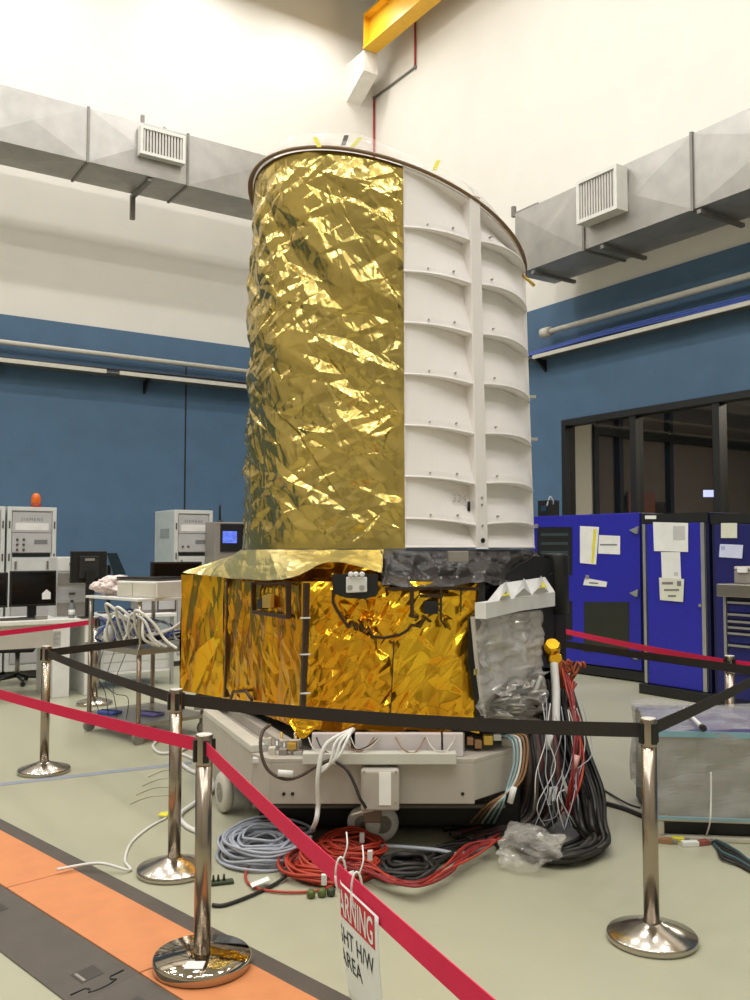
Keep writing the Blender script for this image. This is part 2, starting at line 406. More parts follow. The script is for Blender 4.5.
# ------------------------------------------------------------------ ducts
def duct_body(axis, s0, s1, d0, d1, z0, z1, seams):
    """axis 'u': runs along u, front at v=d0 ; axis 'v': runs along v, front at u=d0. local frame = uv"""
    body = MB(); fl = []
    cuts = [s0]+seams+[s1]
    def pt(s, d, z): return (s, d, z) if axis == 'u' else (d, s, z)
    for a, b in zip(cuts[:-1], cuts[1:]):
        m = (a+b)/2; zm = (z0+z1)/2; e = .03
        # front, bottom, top faces with a shallow cross break, plain back
        for q, c in (([pt(a,d0,z0), pt(b,d0,z0), pt(b,d0,z1), pt(a,d0,z1)], pt(m, d0-e, zm)),
                     ([pt(a,d1,z0), pt(b,d1,z0), pt(b,d0,z0), pt(a,d0,z0)], pt(m, (d0+d1)/2, z0-e)),
                     ([pt(a,d0,z1), pt(b,d0,z1), pt(b,d1,z1), pt(a,d1,z1)], pt(m, (d0+d1)/2, z1+e)),
                     ([pt(b,d1,z0), pt(a,d1,z0), pt(a,d1,z1), pt(b,d1,z1)], pt(m, d1+e, zm))):
            body.add(q+[c], [(0,1,4), (1,2,4), (2,3,4), (3,0,4)])
    for s in (s0, s1): body.add([pt(s,d0,z0), pt(s,d1,z0), pt(s,d1,z1), pt(s,d0,z1)], [(0,1,2,3)])
    return body
def flange(axis, s, d0, d1, z0, z1, w=.03, o=.035):
    mb = MB()
    def bx(a, b, c, d, e, f): mb.box(a, b, c, d, e, f) if axis == 'u' else mb.box(c, d, a, b, e, f)
    bx(s-w, s+w, d0-o, d0, z0-o, z1+o); bx(s-w, s+w, d1, d1+o, z0-o, z1+o)
    bx(s-w, s+w, d0, d1, z0-o, z0); bx(s-w, s+w, d0, d1, z1, z1+o); return mb
def child_uv(mb, name, m, par, off):
    mb.v = [v-Vector(off) for v in mb.v]; return mb.build(name, m, par)
# duct along the far wall
off = (0, 14.3, 0); dl = root('ventilation_duct', UV(*off[:2], 0), ANG, 'galvanised air duct with vertical grille slats, running above the cabinets with the orange beacon', 'duct', 'galvanised air ducts')
seams = [-6, -3, 0, 2.3, 4.0, 5.69, 7.6, 9.0]
child_uv(duct_body('u', UMIN+.02, 10.0, 14.3, 15.2, 7.96, 8.84, seams), 'duct_casing', GALV, dl, off)
for s in seams: child_uv(flange('u', s, 14.3, 15.2, 7.96, 8.84, .02, .02), 'flange', GALVD, dl, off)
def grille(par, axis, s0, s1, d, z0, z1, dep, off):
    f = MB(); t = .05
    def bx(mb, a, b, c, e, g, h): mb.box(a, b, c, e, g, h) if axis == 'u' else mb.box(c, e, a, b, g, h)
    bx(f, s0, s0+t, d-dep, d, z0, z1); bx(f, s1-t, s1, d-dep, d, z0, z1); bx(f, s0+t, s1-t, d-dep, d, z0, z0+t); bx(f, s0+t, s1-t, d-dep, d, z1-t, z1)
    bx(f, s0+t, s1-t, d-dep*.35, d, z0+t, z1-t)
    o = child_uv(f, 'grille', mat('grille_white', (214, 212, 205), .5), par, off)
    sl = MB(); n = 13
    for i in range(n):
        x = s0+t+(s1-s0-2*t)*(i+.5)/n; bx(sl, x-.014, x+.014, d-dep*.9, d-dep*.4, z0+t, z1-t)
    o2 = sl; o2.v = [v-Vector(off) for v in o2.v]
    o2.build('slats', mat('slat_grey', (196, 192, 185), .5), o)
grille(dl, 'u', 4.80, 5.58, 14.27, 8.24, 8.72, .14, off)
for u in (1.5, 5.05):
    b = MB().hexa([(u-.04, 14.35, 7.90), (u+.04, 14.35, 7.90), (u+.04, 15.2, 7.90), (u-.04, 15.2, 7.90)], (0, 0, .05)); child_uv(b, 'bracket', GALVD, dl, off)
    child_uv(MB().box(u-.04, u+.04, 15.2, 15.27, 7.52, 7.95), 'bracket', GALVD, dl, off); child_uv(MB().box(u-.03, u+.03, 14.75, 14.8, 8.86, 9.2), 'hanger_stub', GALVD, dl, off)
b = MB().tube([(5.38, 14.9, 8.86), (5.38, 14.9, 9.0), (5.48, 14.8, 9.1)], .04, 8); child_uv(b, 'hanger_stub', GALVD, dl, off)
# duct along the wall with the window
off = (9.6, 0, 0); dr = root('ventilation_duct', UV(9.6, 0, 0), ANG, 'galvanised air duct with protruding box grille, above the control room window', 'duct', 'galvanised air ducts')
seams = [-4, -1, 2, 4.6, 7.1, 8.95]
child_uv(duct_body('v', VMIN+.02, 10.4, 9.6, 10.45, 6.07, 7.05, seams), 'duct_casing', GALV, dr, off)
for s in seams: child_uv(flange('v', s, 9.6, 10.45, 6.07, 7.05, .02, .025), 'flange', GALVD, dr, off)
grille(dr, 'v', 8.12, 8.86, 9.57, 6.36, 6.98, .22, off)
for v in (2.5, 7.0, 8.6, 10.0):
    b = MB().box(9.58, 10.5, v-.03, v+.03, 5.985, 6.035); child_uv(b, 'bracket', GALVD, dr, off)
b = MB(); b.box(9.7, 9.76, 10.0, 10.6, 7.08, 7.13); b.box(9.7, 9.76, 10.54, 10.6, 7.13, 7.25); child_uv(b, 'hanger_stub', GALVD, dr, off)

# ------------------------------------------------------------------ crane runway, corbel, conduit
cb = root('crane_beam', UV(10.2, 15.5, 12.3), ANG, 'yellow crane runway beam high on the wall near the corner', 'crane beam')
m = MB(); m.box(-.17, .17, -22, 0, 0, .05); m.box(-.17, .17, -22, 0, .70, .75); m.box(-.03, .03, -22, 0, .05, .70)
m.build('girder', YEL, cb)
for y in (-.02, -3, -6): MB().box(-.165, .165, y-.02, y, .05, .70).build('stiffener_plate', YEL, cb)
MB().box(-.04, .04, -22, .02, .75, .84).build('rail', GALVD, cb)
c = [(10.05, 15.5, 12.28), (10.05, 16.2, 12.28), (10.05, 16.2, 11.45), (10.05, 15.5, 11.85)]
struct(MB().hexa(c, (.36, 0, 0)).build('trim_4', mat('corbel_white', (232, 228, 218), .7), rz=ANG))
pc = lambda x, y: hit(x, y, UV(U0-.03, 0), A_)
pA, pB, pC = pc(415, 12), pc(415, 67), pc(374, 98)
cd = root('conduit', UV(U0-.05, 15.6, 7.5), ANG, 'thin red and grey conduit down the room corner', 'conduit')
cm = mat('conduit_red', (178, 60, 62), .5)
MB().tube([pA, pB], .022, 8).build('vertical_pipe', cm, cd, world=True)
MB().tube([pB, pC], .022, 8).build('sloping_pipe', GALVD, cd, world=True)
MB().tube([pC, pC-Vector((0, 0, 5.2))], .022, 8).build('vertical_pipe', cm, cd, world=True)
for p in (pB, pC): MB().lathe([(.03, -.03), (.036, 0), (.03, .03)], p, 10).build('elbow', GALVD, cd, world=True)

# ------------------------------------------------------------------ wall services
sp = MB().tube([(UMIN+.1, 15.98, 5.24), (10.3, 15.98, 5.24)], .045, 10)
tag(sp.build('service_pipe', CREAMP, rz=ANG), 'cream pipe along the blue wall behind the gold foil tube', 'pipe', 'cream wall pipes')
sp2 = root('service_pipe', UV(10.55, 4, 5.34), ANG, 'cream pipe with an end coupling along the wall above the window', 'pipe', 'cream wall pipes')
MB().tube([(0, -10.5, 0), (0, 6.8, 0)], .045, 10).build('pipe_run', CREAMP, sp2)
MB().lathe([(.05, -.09), (.085, -.09), (.085, .09), (.05, .09)], (0, 6.7, 0), 12, M=Matrix.Rotation(pi/2, 3, 'X')).build('coupling', CREAMP, sp2)
def tray(o, name, axis, s0, s1, d0, d1, z, gaps, par):
    pass
ct = root('cable_tray', UV(5.0, 15.9, 4.84), ANG, 'wall cable tray with pale front rail on the blue wall behind the gold foil tube', 'cable tray', 'wall cable trays')
t = MB(); t.box(-13.9, 5.2, -.12, .24, .04, .06); t.box(-13.9, 5.2, .22, .24, .06, .16); t.build('tray_bed', GALVD, ct)
for a, b2 in ((-13.9, -.2), (.04, 5.2)): MB().box(a, b2, -.15, -.12, .02, .09).build('front_rail', CREAMP, ct)
for u in (-6, -2, .6, 3.6): MB().hexa([(u, .24, 0), (u, -.12, .03), (u, .24, -.22)], (.04, 0, 0)).build('bracket', BLACK, ct)
for i in range(5):
    z = 4.93+.04*(i % 2); v = 15.82+.06*i
    pts = [(x, v+.03*sin(x*1.3+i), z+.02*sin(x*.9+2*i)) for x in np.linspace(UMIN+.2, 10.2, 40)]
    tag(MB().tube(pts, .02, 6).build('tray_cable', [CABK, CABK, CABU, CABK, CABG][i], rz=ANG),
        ['black', 'black', 'blue', 'black', 'grey'][i]+' cable lying in the tray on the blue wall behind the gold tube', 'cable', 'cables in the far wall tray')
ct2 = root('cable_tray', UV(10.6, 4, 4.93), ANG, 'wall cable tray with pale front rail above the control room window', 'cable tray', 'wall cable trays')
t = MB(); t.box(-.1, .15, -10.5, 7.2, .03, .05); t.build('tray_bed', GALVD, ct2)
MB().box(-.13, -.10, -10.5, 6.95, 0, .06).build('front_rail', CREAMP, ct2)
for v in (-1, 2.6, 6.9): MB().hexa([(.15, v, 0), (-.1, v, .02), (.15, v, -.2)], (0, .04, 0)).build('bracket', BLACK, ct2)
for i in range(8):
    pts = []
    for x in np.linspace(-6, 11.5, 44):
        lift = .16*(1/(1+math.exp(-(10.2-x)*1.6)))*(.6+.4*sin(x*.7)) 
        pts.append((10.52+.028*i+.02*sin(x*1.1+i), x, 4.995+.03*(i % 3)+lift*(.5+.07*i)))
    tag(MB().tube(pts, .018, 6).build('tray_cable', CABU if i != 6 else CABG, rz=ANG),
        'blue cable draped in the tray above the control room window' if i != 6 else 'single grey cable in the tray above the control room window', 'cable', 'cables in the window wall tray')

# ------------------------------------------------------------------ lights (high-bay lamps above the frame)
LK = .365
def area(name, loc, sx, sy, power, col=(1, .99, .972), rot=(0, 0, ANG)):
    l = bpy.data.lights.new(name, 'AREA'); l.shape = 'RECTANGLE'; l.size = sx; l.size_y = sy; l.energy = power; l.color = col
    o = bpy.data.objects.new(name, l); COL.objects.link(o); o.location = loc; o.rotation_euler = rot; return o
for u in (-5.5, -1.5, 2.5, 6.5):
    for v in (-3.5, .5, 4.5, 8.5, 12.3):
        area('high_bay_lamp', UV(u, v, 12.95), 1.2, .5, 420*LK)
for u in (-4, -.5, 3.0, 6.5, 9.0): area('high_bay_lamp', UV(u, 15.0, 12.95), 1.4, .3, 150*LK)
for v in (2, 6, 10): area('high_bay_lamp', UV(9.2, v, 12.95), .3, 1.4, 75*LK)
area('control_room_fill', UV(13.2, 6.0, 4.5), .8, 1.2, 260, (1, .9, .75))  # unseen fill light added to brighten the room behind the glass
w = bpy.data.worlds.new('world'); SC.world = w; w.use_nodes = True
w.node_tree.nodes['Background'].inputs[0].default_value = (.8, .85, .9, 1); w.node_tree.nodes['Background'].inputs[1].default_value = .02
SC.view_settings.view_transform = 'Standard'; SC.view_settings.look = 'None'; SC.view_settings.gamma = 1; SC.view_settings.exposure = 0
SC.view_settings.use_curve_mapping = False
# ================================================================== SPACECRAFT
SX, SY = .09, 6.7
sat = root('spacecraft', (SX, SY, .66), 0, 'large spacecraft wrapped in crumpled gold foil with white ribbed side panel', 'spacecraft')
ZB0, ZT0 = 1.757, 4.11
def Rz(z): return 1.080 + (1.024-1.080)*(z-ZB0)/(ZT0-ZB0)
def ztop(x, y): return 4.105 - .305*(x-SX) - .155*(y-SY)
def cyl(phi, r, z): return Vector((SX + r*sin(phi), SY - r*cos(phi), z))
def zrim(phi):
    r = 1.04; return ztop(SX + r*sin(phi), SY - r*cos(phi))
PH0 = radians(5.2)                       # seam between foil and white panel
PH1 = radians(112)
# -- baffle foil
def foil_cyl(ph_a, ph_b, nu, nv, seed):
    ph = np.linspace(ph_a, ph_b, nu); t = np.linspace(0, 1, nv)
    PHI, T = np.meshgrid(ph, t, indexing='ij')
    zt = np.vectorize(zrim)(PHI) - .01; Z = ZB0 + (zt-ZB0)*T
    w_ = (ph_b-ph_a)*1.06
    h = folds(w_, 2.5, nu, nv, [dict(size=.16, seed=seed, slope=.13, stretch=2.8, ang=-.75), dict(size=.08, seed=seed+1, slope=.16, stretch=2.6, ang=-.35, swirl=.9), dict(size=.05, seed=seed+2, slope=.13, stretch=3.0, ang=.5, swirl=1.0), dict(size=.03, seed=seed+3, slope=.09, stretch=2.4, ang=-1.2, swirl=1.0)])
    edge = np.minimum(1, np.minimum((1-T)*14, T*18)); edge = np.minimum(edge, np.minimum((PHI-PHI.min())/.05+.15, (PHI.max()-PHI)/.05+.15))
    big = .018*np.sin(PHI*5+Z*2.0)
    h = .05*np.tanh(h/.05); R = Rz(Z) - .012 + h*edge + big*edge*.6
    return np.stack([SX + R*np.sin(PHI), SY - R*np.cos(PHI), Z], -1)
G = foil_cyl(radians(-248), PH0, 680, 380, 21)
MB().grid(G, flip=True, smooth=False).build('tube_foil', FOILB, sat, world=True)
# inner dark lining so that the tube is not see-through
core = MB(); n = 64; vs = []
for k in range(n):
    a = 2*pi*k/n; zt = zrim(a)-.03; vs += [cyl(a, .90, ZB0), cyl(a, .90, zt), cyl(a, .86, zt), cyl(a, .86, ZB0)]
fs = []
for k in range(n):
    j = (k+1) % n
    for q in range(4): fs.append((k*4+q, j*4+q, j*4+(q+1) % 4, k*4+(q+1) % 4))
core.add(vs, fs, 0, True).build('tube_lining', BLACK, sat, world=True)
# rim ring
rim = [cyl(2*pi*k/96, 1.034, zrim(2*pi*k/96)) for k in range(96)]
MB().tube(rim, .013, 8, closed=True).build('rim_ring', RIMB, sat, world=True)
rim2 = [cyl(2*pi*k/96, 1.016, zrim(2*pi*k/96)+.012) for k in range(96)]
MB().tube(rim2,   .009, 6, closed=True).build('rim_edge', mat('rim_gold', (176, 140, 62), .35, .7), sat, world=True)
# clear film collar standing on the rim
nf = 120; Gf = np.zeros((nf, 6, 3))
for i in range(nf):
    a = 2*pi*i/(nf-1)
    for j in range(6):
        t = j/5; r = 1.01 - .10*t*t + .008*sin(a*17+j); z = zrim(a) + .02 + .13*t + .012*sin(a*9+j*.7)
        Gf[i, j] = cyl(a, r, z)
MB().grid(Gf, smooth=True).build('film_collar', FILM, sat, world=True)
for (px, py, m, dx) in ((317, 143, YTAG, -.03), (341, 141, DGREY, .02), (350, 143, YTAG, .05), (432, 166, YTAG, .03)):
    p = P(px, py+4, 5.75 if px < 400 else 5.8)
    MB().hexa([p, p+Vector((.03, 0, 0)), p+Vector((.03+dx, .02, .075)), p+Vector((dx, .02, .075))], (0, .006, 0)).build('tape_flag', m, sat, world=True)
# -- white ribbed panel
RI = .085; PHS = radians(33.5)                      # recess depth, vertical stiffener
ribz = [1.762, 1.94, 2.205, 2.53, 2.858, 3.19, 3.525, 3.815]
def sm(t): t = max(0, min(1, t)); return t*t*(3-2*t)
def depthf(ph):
    if ph < PHS: return .22 + .78*sm((ph-PH0)/(PHS-PH0))
    return .25 + .75*sm((radians(79)-ph)/radians(14)) if ph < radians(79) else .25
def sagf(ph):
    if ph < PHS: return .045*((ph-PH0)/(PHS-PH0))**2
    t = min(1, (ph-PHS)/(radians(79)-PHS)); return .045*(1-t)**2 + .05*t*t - .012
def ribzf(k, ph):
    zt = zrim(ph)-.012
    if k >= len(ribz): return zt
    return min(ribz[k] - (sagf(ph) if k else 0), zt)
pn = MB(); nu = 72; rows = []
TS = (0, .03, .15, .3, .5, .7, .85, .97, 1.0)
for i in range(nu):
    ph = PH0 + (PH1-PH0)*i/(nu-1); D = depthf(ph); col = []
    for k in range(len(ribz)):
        a, b = ribzf(k, ph), ribzf(k+1, ph)
        for t in TS: col.append(cyl(ph, Rz(a+(b-a)*t) - RI*D*sm(t*1.05)**.8, a+(b-a)*t))
    rows.append([list(p) for p in col])
pn.grid(np.array(rows), smooth=False)
panel = pn.build('radiator_panel', PANELW, sat, world=True)
def rib(ph_a, ph_b, k, n=24):
    mb = MB(); vs = []; fs = []
    for i in range(n):
        ph = ph_a+(ph_b-ph_a)*i/(n-1); z = ribzf(k, ph); r_ = Rz(z); D = depthf(ph)
        vs += [cyl(ph, r_-RI*D-.005, z-.002), cyl(ph, r_+.004, z-.002), cyl(ph, r_+.004, z+.012), cyl(ph, r_-RI*D-.005, z+.012)]
    for i in range(n-1):
        o = i*4
        for q in range(4): fs.append((o+q, o+4+q, o+4+(q+1) % 4, o+(q+1) % 4))
    fs += [(0, 1, 2, 3), (n*4-1, n*4-2, n*4-3, n*4-4)]
    return mb.add(vs, fs, 0, True)
for k in range(len(ribz)):
    rib(PH0, PHS-.03, k).build('rib', PANELW, panel, world=True)
    rib(PHS+.03, radians(78), k).build('rib', PANELW, panel, world=True)
def vert_bar(ph, w, r0, r1, name):
    mb = MB(); ring = []
    for j in range(14):
        t = j/13; zt = zrim(ph)+.02
        z = ZB0+(zt-ZB0)*t; R = Rz(z)
        ring.append([cyl(ph-w/2, R+r0, z), cyl(ph-w/2, R+r1, z), cyl(ph+w/2, R+r1, z), cyl(ph+w/2, R+r0, z)])
    vs = [p for r_ in ring for p in r_]; fs = [(0, 1, 2, 3), (55, 54, 53, 52)]
    for j in range(13):
        for q in range(4): fs.append((j*4+q, j*4+(q+1) % 4, j*4+4+(q+1) % 4, j*4+4+q))
    mb.add(vs, fs).build(name, PANELW, panel, world=True, bev=.004)
vert_bar(PHS, .085, -RI-.01, .012, 'stiffener')
vert_bar(PH0+.004, .006, -RI-.01, .0, 'edge_flange')
vert_bar(PH1, .03, -RI-.01, .0, 'edge_flange'); vert_bar(radians(79), .03, -RI-.01, .0, 'edge_flange')
# collar strips under the rim of the panel
def ring_strip(pa, pb, r0, r1, dz0, dz1, n=30):
    mb = MB(); vs = []; fs = []
    for i in range(n):
        ph = pa+(pb-pa)*i/(n-1); zt = zrim(ph); vs += [cyl(ph, 1.024+r0, zt+dz0), cyl(ph, 1.024+r1, zt+dz0), cyl(ph, 1.024+r1, zt+dz1), cyl(ph, 1.024+r0, zt+dz1)]
    for i in range(n-1):
        for q in range(4): fs.append((i*4+q, i*4+4+q, i*4+4+(q+1) % 4, i*4+(q+1) % 4))
    return mb.add(vs, fs)
ring_strip(PH0, PH1, -RI-.01, .0, -.035, -.012).build('top_flange', PANELW, panel, world=True)
# small fittings and markings on the panel
RIVG = mat('rivet_pale', (168, 164, 160), .4)
def on_panel(ph, z, r): return cyl(ph, Rz(z)+r, z)
for z, sz, m in ((2.085, .008, RIVG), (2.04, .008, RIVG), (1.905, .008, RIVG), (1.81, .016, BLACK)):
    p = on_panel(PHS, z, .012); d = Vector((sin(PHS), -cos(PHS), 0))
    MB().tube([p, p+d*.006], sz, 12).build('screw' if sz < .015 else 'bolt_hole', m, panel, world=True)
for k in range(1, 8):
    for ph in (radians(14), radians(24), radians(42)):
        z = ribz[k]+.03; p = on_panel(ph, z, .0); d = Vector((sin(ph), -cos(ph), 0))
        MB().tube([p-d*.02, p+d*.006], .006, 8).build('rivet', RIVG, panel, world=True)
pl = radians(25.5)
def on_curve(v, ph0, z0, r): return cyl(ph0 + v.x/1.0, Rz(z0)-RI+r+v.z, z0+v.y)
letters('334', .07, lambda v: on_curve(v, pl, 2.055, .058), 'lettering', mat('ink_pale', (176, 172, 168), .8), panel, world=True)
p = on_panel(radians(29.5), 2.03, -.028); MB().tube([p-Vector((0, 0, .03)), p+Vector((0, 0, .03))], .010, 8).build('bolt_hole', INKK, panel, world=True)
for z in (2.86, 2.55):          # small lugs on the silhouette side
    p = on_panel(radians(80), z, 0.0); MB().box(p.x-.01, p.x+.045, p.y-.02, p.y+.02, p.z-.008, p.z+.012).build('lug', ALU, panel, world=True)
p = cyl(radians(78), .99, zrim(radians(78))-.06); MB().tube([p, p+Vector((.07, 0, -.05)), p+Vector((.11, 0, -.09))], .012, 6).build('tape_flag', mat('tag_amber', (200, 166, 60), .5), sat, world=True)

# -- bus
Aq, Bq, Cq, Dq, Eq, Fq, Gq = [Vector((x, y, 0)) for x, y in ((-1.48, 6.9), (-1.10, 6.58), (-.44, 5.42), (.62, 5.42), (1.30, 6.55), (1.28, 7.9), (-1.30, 8.05))]
BZ0, BZ1 = .68, 1.56
cen = Vector((SX, SY, 0))
inner = [cen + (q-cen)*.94 for q in (Aq, Bq, Cq, Dq, Eq, Fq, Gq)]
MB().hexa([q + Vector((0, 0, BZ0+.02)) for q in inner], (0, 0, BZ1-BZ0-.03)).build('bus_body', BLACK, sat, world=True)
MB().lathe([(.93, 1.50), (.93, 1.75)], (SX, SY, 0), 48).build('adapter_ring', BLACK, sat, world=True)
na_, ma_ = 160, 16; ha_ = folds(3.2, .3, na_, ma_, [dict(size=.07, seed=95, slope=.28, stretch=1.5, ang=.8)]); Ga_ = np.zeros((na_, ma_, 3))
for i in range(na_):
    for j in range(ma_): Ga_[i, j] = cyl(radians(-175+173*i/(na_-1)), 1.0+ha_[i, j], 1.56+.195*j/(ma_-1))
MB().grid(Ga_, smooth=True).build('adapter_foil', FOILA, sat, world=True)
def foil_facet(p, q, nu, nv, seed, amp, size, ang, stretch, radial=None, name='bus_foil', zb=None, m=None, bulge=.02):
    u = np.linspace(0, 1, nu); t = np.linspace(0, 1, nv); Lw = (q-p).length
    Uu, T = np.meshgrid(u, t, indexing='ij')
    zb = zb or (lambda s: BZ0)
    Zb = np.vectorize(zb)(Uu); Z = Zb + (BZ1-Zb)*T
    X = Uu*Lw
    pp = np.stack([X.ravel(), Z.ravel()], 1)
    hh_ = BZ1-BZ0
    if radial is not None:               # folds that fan out from a point
        fx, fy, da, span, rm = radial
        h = folds(Lw, hh_, nu, nv, [dict(size=size*.75, seed=seed, slope=amp, stretch=3.2, swirl=.35, fan=radial), dict(size=size*.55, seed=seed+1, slope=amp, stretch=3.0, ang=ang, swirl=.8), dict(size=size*1.3, seed=seed+5, slope=amp*.7, stretch=2.2, ang=ang+.3, swirl=.8)])
    else: h = folds(Lw, hh_, nu, nv, [dict(size=size, seed=seed, slope=amp, stretch=stretch, ang=ang), dict(size=size*.5, seed=seed+1, slope=amp*.9, stretch=stretch*.8, ang=ang+.5, swirl=.8)])
    edge = np.minimum(np.minimum(Uu, 1-Uu)*10, np.minimum(T, 1-T)*10).clip(0, 1)
    nrm = Vector((q.y-p.y, -(q.x-p.x), 0)).normalized()
    if nrm.dot(p-cen) < 0: nrm = -nrm
    D = h*(.3+.7*edge) + bulge*edge
    Gx = np.zeros(X.shape+(3,))
    for c in range(2): Gx[..., c] = p[c] + (q[c]-p[c])*Uu + nrm[c]*D
    Gx[..., 2] = Z
    return MB().grid(Gx, smooth=True).build(name, m or FOILA, sat, world=True)
foil_facet(Aq, Bq, 80, 150, 31, .13, .09, 1.3, 3.4, bulge=.005)
foil_facet(Bq, Cq, 220, 150, 41, .20, .065, 1.5, 4.5)
foil_facet(Cq, Dq, 220, 170, 57, .20, .085, .9, 2.6, radial=(.42, .66, -pi/2, 6.2, 1.2), zb=lambda s: BZ0-.01+.012*sin(s*23))
foil_facet(Gq, Aq, 60, 60, 61, .15, .14, 1.2, 2)
foil_facet(Eq, Fq, 60, 60, 62, .15, .14, 1.2, 2)
foil_facet(Fq, Gq, 60, 60, 63, .15, .14, 1.2, 2)
# crumpled foil over the top deck of the body
po = [Aq, Bq, Cq, Dq, Eq, Fq, Gq]
nt_, mt_ = 140, 16; Gt_ = np.zeros((nt_, mt_, 3)); hd = folds(6.0, .6, nt_, mt_, [dict(size=.10, seed=91, slope=.25, stretch=1.4, ang=.3)])
per_ = []; acc = 0
for k in range(7):
    a_, b_ = po[k], po[(k+1) % 7]; per_.append((acc, a_, b_)); acc += (b_-a_).length
for i in range(nt_):
    s_ = acc*i/(nt_-1)*.99999; k = max(q for q in range(7) if per_[q][0] <= s_); o_, a_, b_ = per_[k]; e_ = a_.lerp(b_, (s_-o_)/(b_-a_).length)
    for j in range(mt_):
        t = j/(mt_-1); p_ = e_.lerp(cen, .02+.42*t); Gt_[i, j] = (p_.x, p_.y, BZ1+.004+hd[i, j]*min(1, t*5))
MB().grid(Gt_, smooth=True).build('deck_foil', FOILA, sat, world=True)
# foil flap hanging below the near corner
def sheet(pts_top, pts_bot, nu, nv, seed, amp, size, name, m, out, ang=.3, stretch=1.6, parent=None):
    top = catmull(pts_top, 10); bot = catmull(pts_bot, 10)
    def samp(c, t):
        x = t*(len(c)-1); i = min(int(x), len(c)-2); return c[i].lerp(c[i+1], x-i)
    Gx = np.zeros((nu, nv, 3)); X = np.zeros((nu, nv)); Y = np.zeros((nu, nv)); acc = 0
    for i in range(nu):
        a = samp(top, i/(nu-1)); b = samp(bot, i/(nu-1)); acc = i/(nu-1)*sum((top[k+1]-top[k]).length for k in range(len(top)-1))
        for j in range(nv):
            t = j/(nv-1); Gx[i, j] = a.lerp(b, t) ; X[i, j] = acc; Y[i, j] = t*(a-b).length
    h = crumple(np.stack([X.ravel(), Y.ravel()], 1), size, seed, .5, stretch, ang).reshape(nu, nv)
    T = np.linspace(0, 1, nv)[None, :]; e = np.minimum(1, np.minimum(T, 1.15-T)*6)
    for c in range(3): Gx[..., c] += (h*amp*e)*out[c]
    return MB().grid(Gx).build(name, m, parent or sat, world=True)
sheet([P(286, 716, 5.36), P(300, 718, 5.33), P(322, 720, 5.35)], [P(290, 724, 5.34), P(302, 739, 5.3), P(318, 725, 5.34)], 20, 14, 5, .7, .06, 'foil_flap', FOILA, (0, -1, 0))
# skirt of pale foil from the tube to the bus top
ring = lambda d: cyl(radians(d), 1.075, ZB0-.006)
sheet([ring(-100), ring(-80), ring(-62), ring(-45), ring(-25), ring(-10), ring(-2)],
      [P(183, 573, 6.85), P(210, 576, 6.62), P(238, 579, 6.2), P(272, 580, 5.68), P(293, 577, 5.40), P(332, 562, 5.36), P(382, 573, 5.36)],
      110, 26, 77, .35, .09, 'foil_skirt', FOILS, (-.35, -.8, .45), ang=.2, stretch=2.5)
sheet([ring(-3), ring(8), ring(22), ring(36), ring(52), ring(70), ring(88)],
      [P(381, 585, 5.37), P(415, 587, 5.36), P(450, 587, 5.36), P(488, 583, 5.40), P(505, 588, 5.75), P(530, 585, 6.2), P(553, 573, 6.5)],
      90, 22, 83, .9, .12, 'black_blanket', BKT, (.2, -.8, .45), ang=.25, stretch=2.2)
for px, py in ((409, 578), (428, 578), (441, 578), (457, 577), (474, 577), (484, 572)):
    p = P(px, py, 5.33); MB().lathe([(.009, 0), (.006, .008)], p, 10, M=Matrix.Rotation(pi/2, 3, 'X')).build('blanket_button', ALU, sat, world=True)
MB().box(*[x for x in (P(448, 556, 5.46).x, P(468, 556, 5.46).x)], 5.42, 5.5, P(458, 562, 5.46).z, P(458, 551, 5.46).z).build('blanket_bracket', GREYD, sat, world=True, bev=.004)

# edge tapes / frames on the foil : strip along a pixel polyline lying on a facet plane
def on_facet(px, py, p, q, off):
    n = Vector((q.y-p.y, -(q.x-p.x), 0)).normalized()
    if n.dot(p-cen) < 0: n = -n
    return hit(px, py, p + n*off, n), n
def strip(pts, w, p, q, off, name, m, th=.008):
    P3 = []
    for x, y in pts: a, n = on_facet(x, y, p, q, off); P3.append(a)
    mb = MB(); vs = []; fs = []
    for i, a in enumerate(P3):
        d = (P3[min(i+1, len(P3)-1)]-P3[max(i-1, 0)]).normalized(); sd = d.cross(n).normalized()*w/2
        vs += [a-sd, a+sd, a+sd-n*th*4, a-sd-n*th*4]
    for i in range(len(P3)-1):
        for k in range(4): fs.append((i*4+k, i*4+(k+1) % 4, i*4+4+(k+1) % 4, i*4+4+k))
    e = len(vs); fs += [(3, 2, 1, 0), (e-4, e-3, e-2, e-1)]
    return mb.add(vs, fs).build(name, m, sat, world=True)
strip([(227, 578), (226, 630), (224, 697)], .022, Bq, Cq, .035, 'edge_tape', TAPE)
strip([(304, 583), (303, 640), (300, 708)], .026, Bq, Cq, .065, 'edge_tape', TAPE)
for y0, y1 in ((616, 620), (653, 656), (692, 695)):
    strip([(300, (y0+y1)/2), (305.5, (y0+y1)/2)], .008, Bq, Cq, .072, 'tape_tab', PAPER)
strip([(333, 590), (333, 603), (341, 617), (349, 628)], .018, Cq, Dq, .05, 'seam_tape', TAPE)
strip([(349, 628), (352, 622), (356, 630), (360, 624), (364, 633), (368, 627), (373, 637), (385, 638), (400, 635), (408, 630), (412, 625), (420, 627), (426, 617), (431, 622)], .017, Cq, Dq, .055, 'seam_tape', TAPE)
strip([(251, 583), (252, 612), (286, 617), (286, 583)], .024, Bq, Cq, .07, 'opening_frame', TAPE)
strip([(412, 590), (412, 617), (419, 617)], .024, Cq, Dq, .06, 'opening_frame', TAPE)
strip([(385, 589), (400, 589), (437, 588), (480, 589)], .02, Cq, Dq, .055, 'seam_tape', TAPE)
strip([(461, 588), (461, 612)], .008, Cq, Dq, .055, 'seam_tape', TAPE)
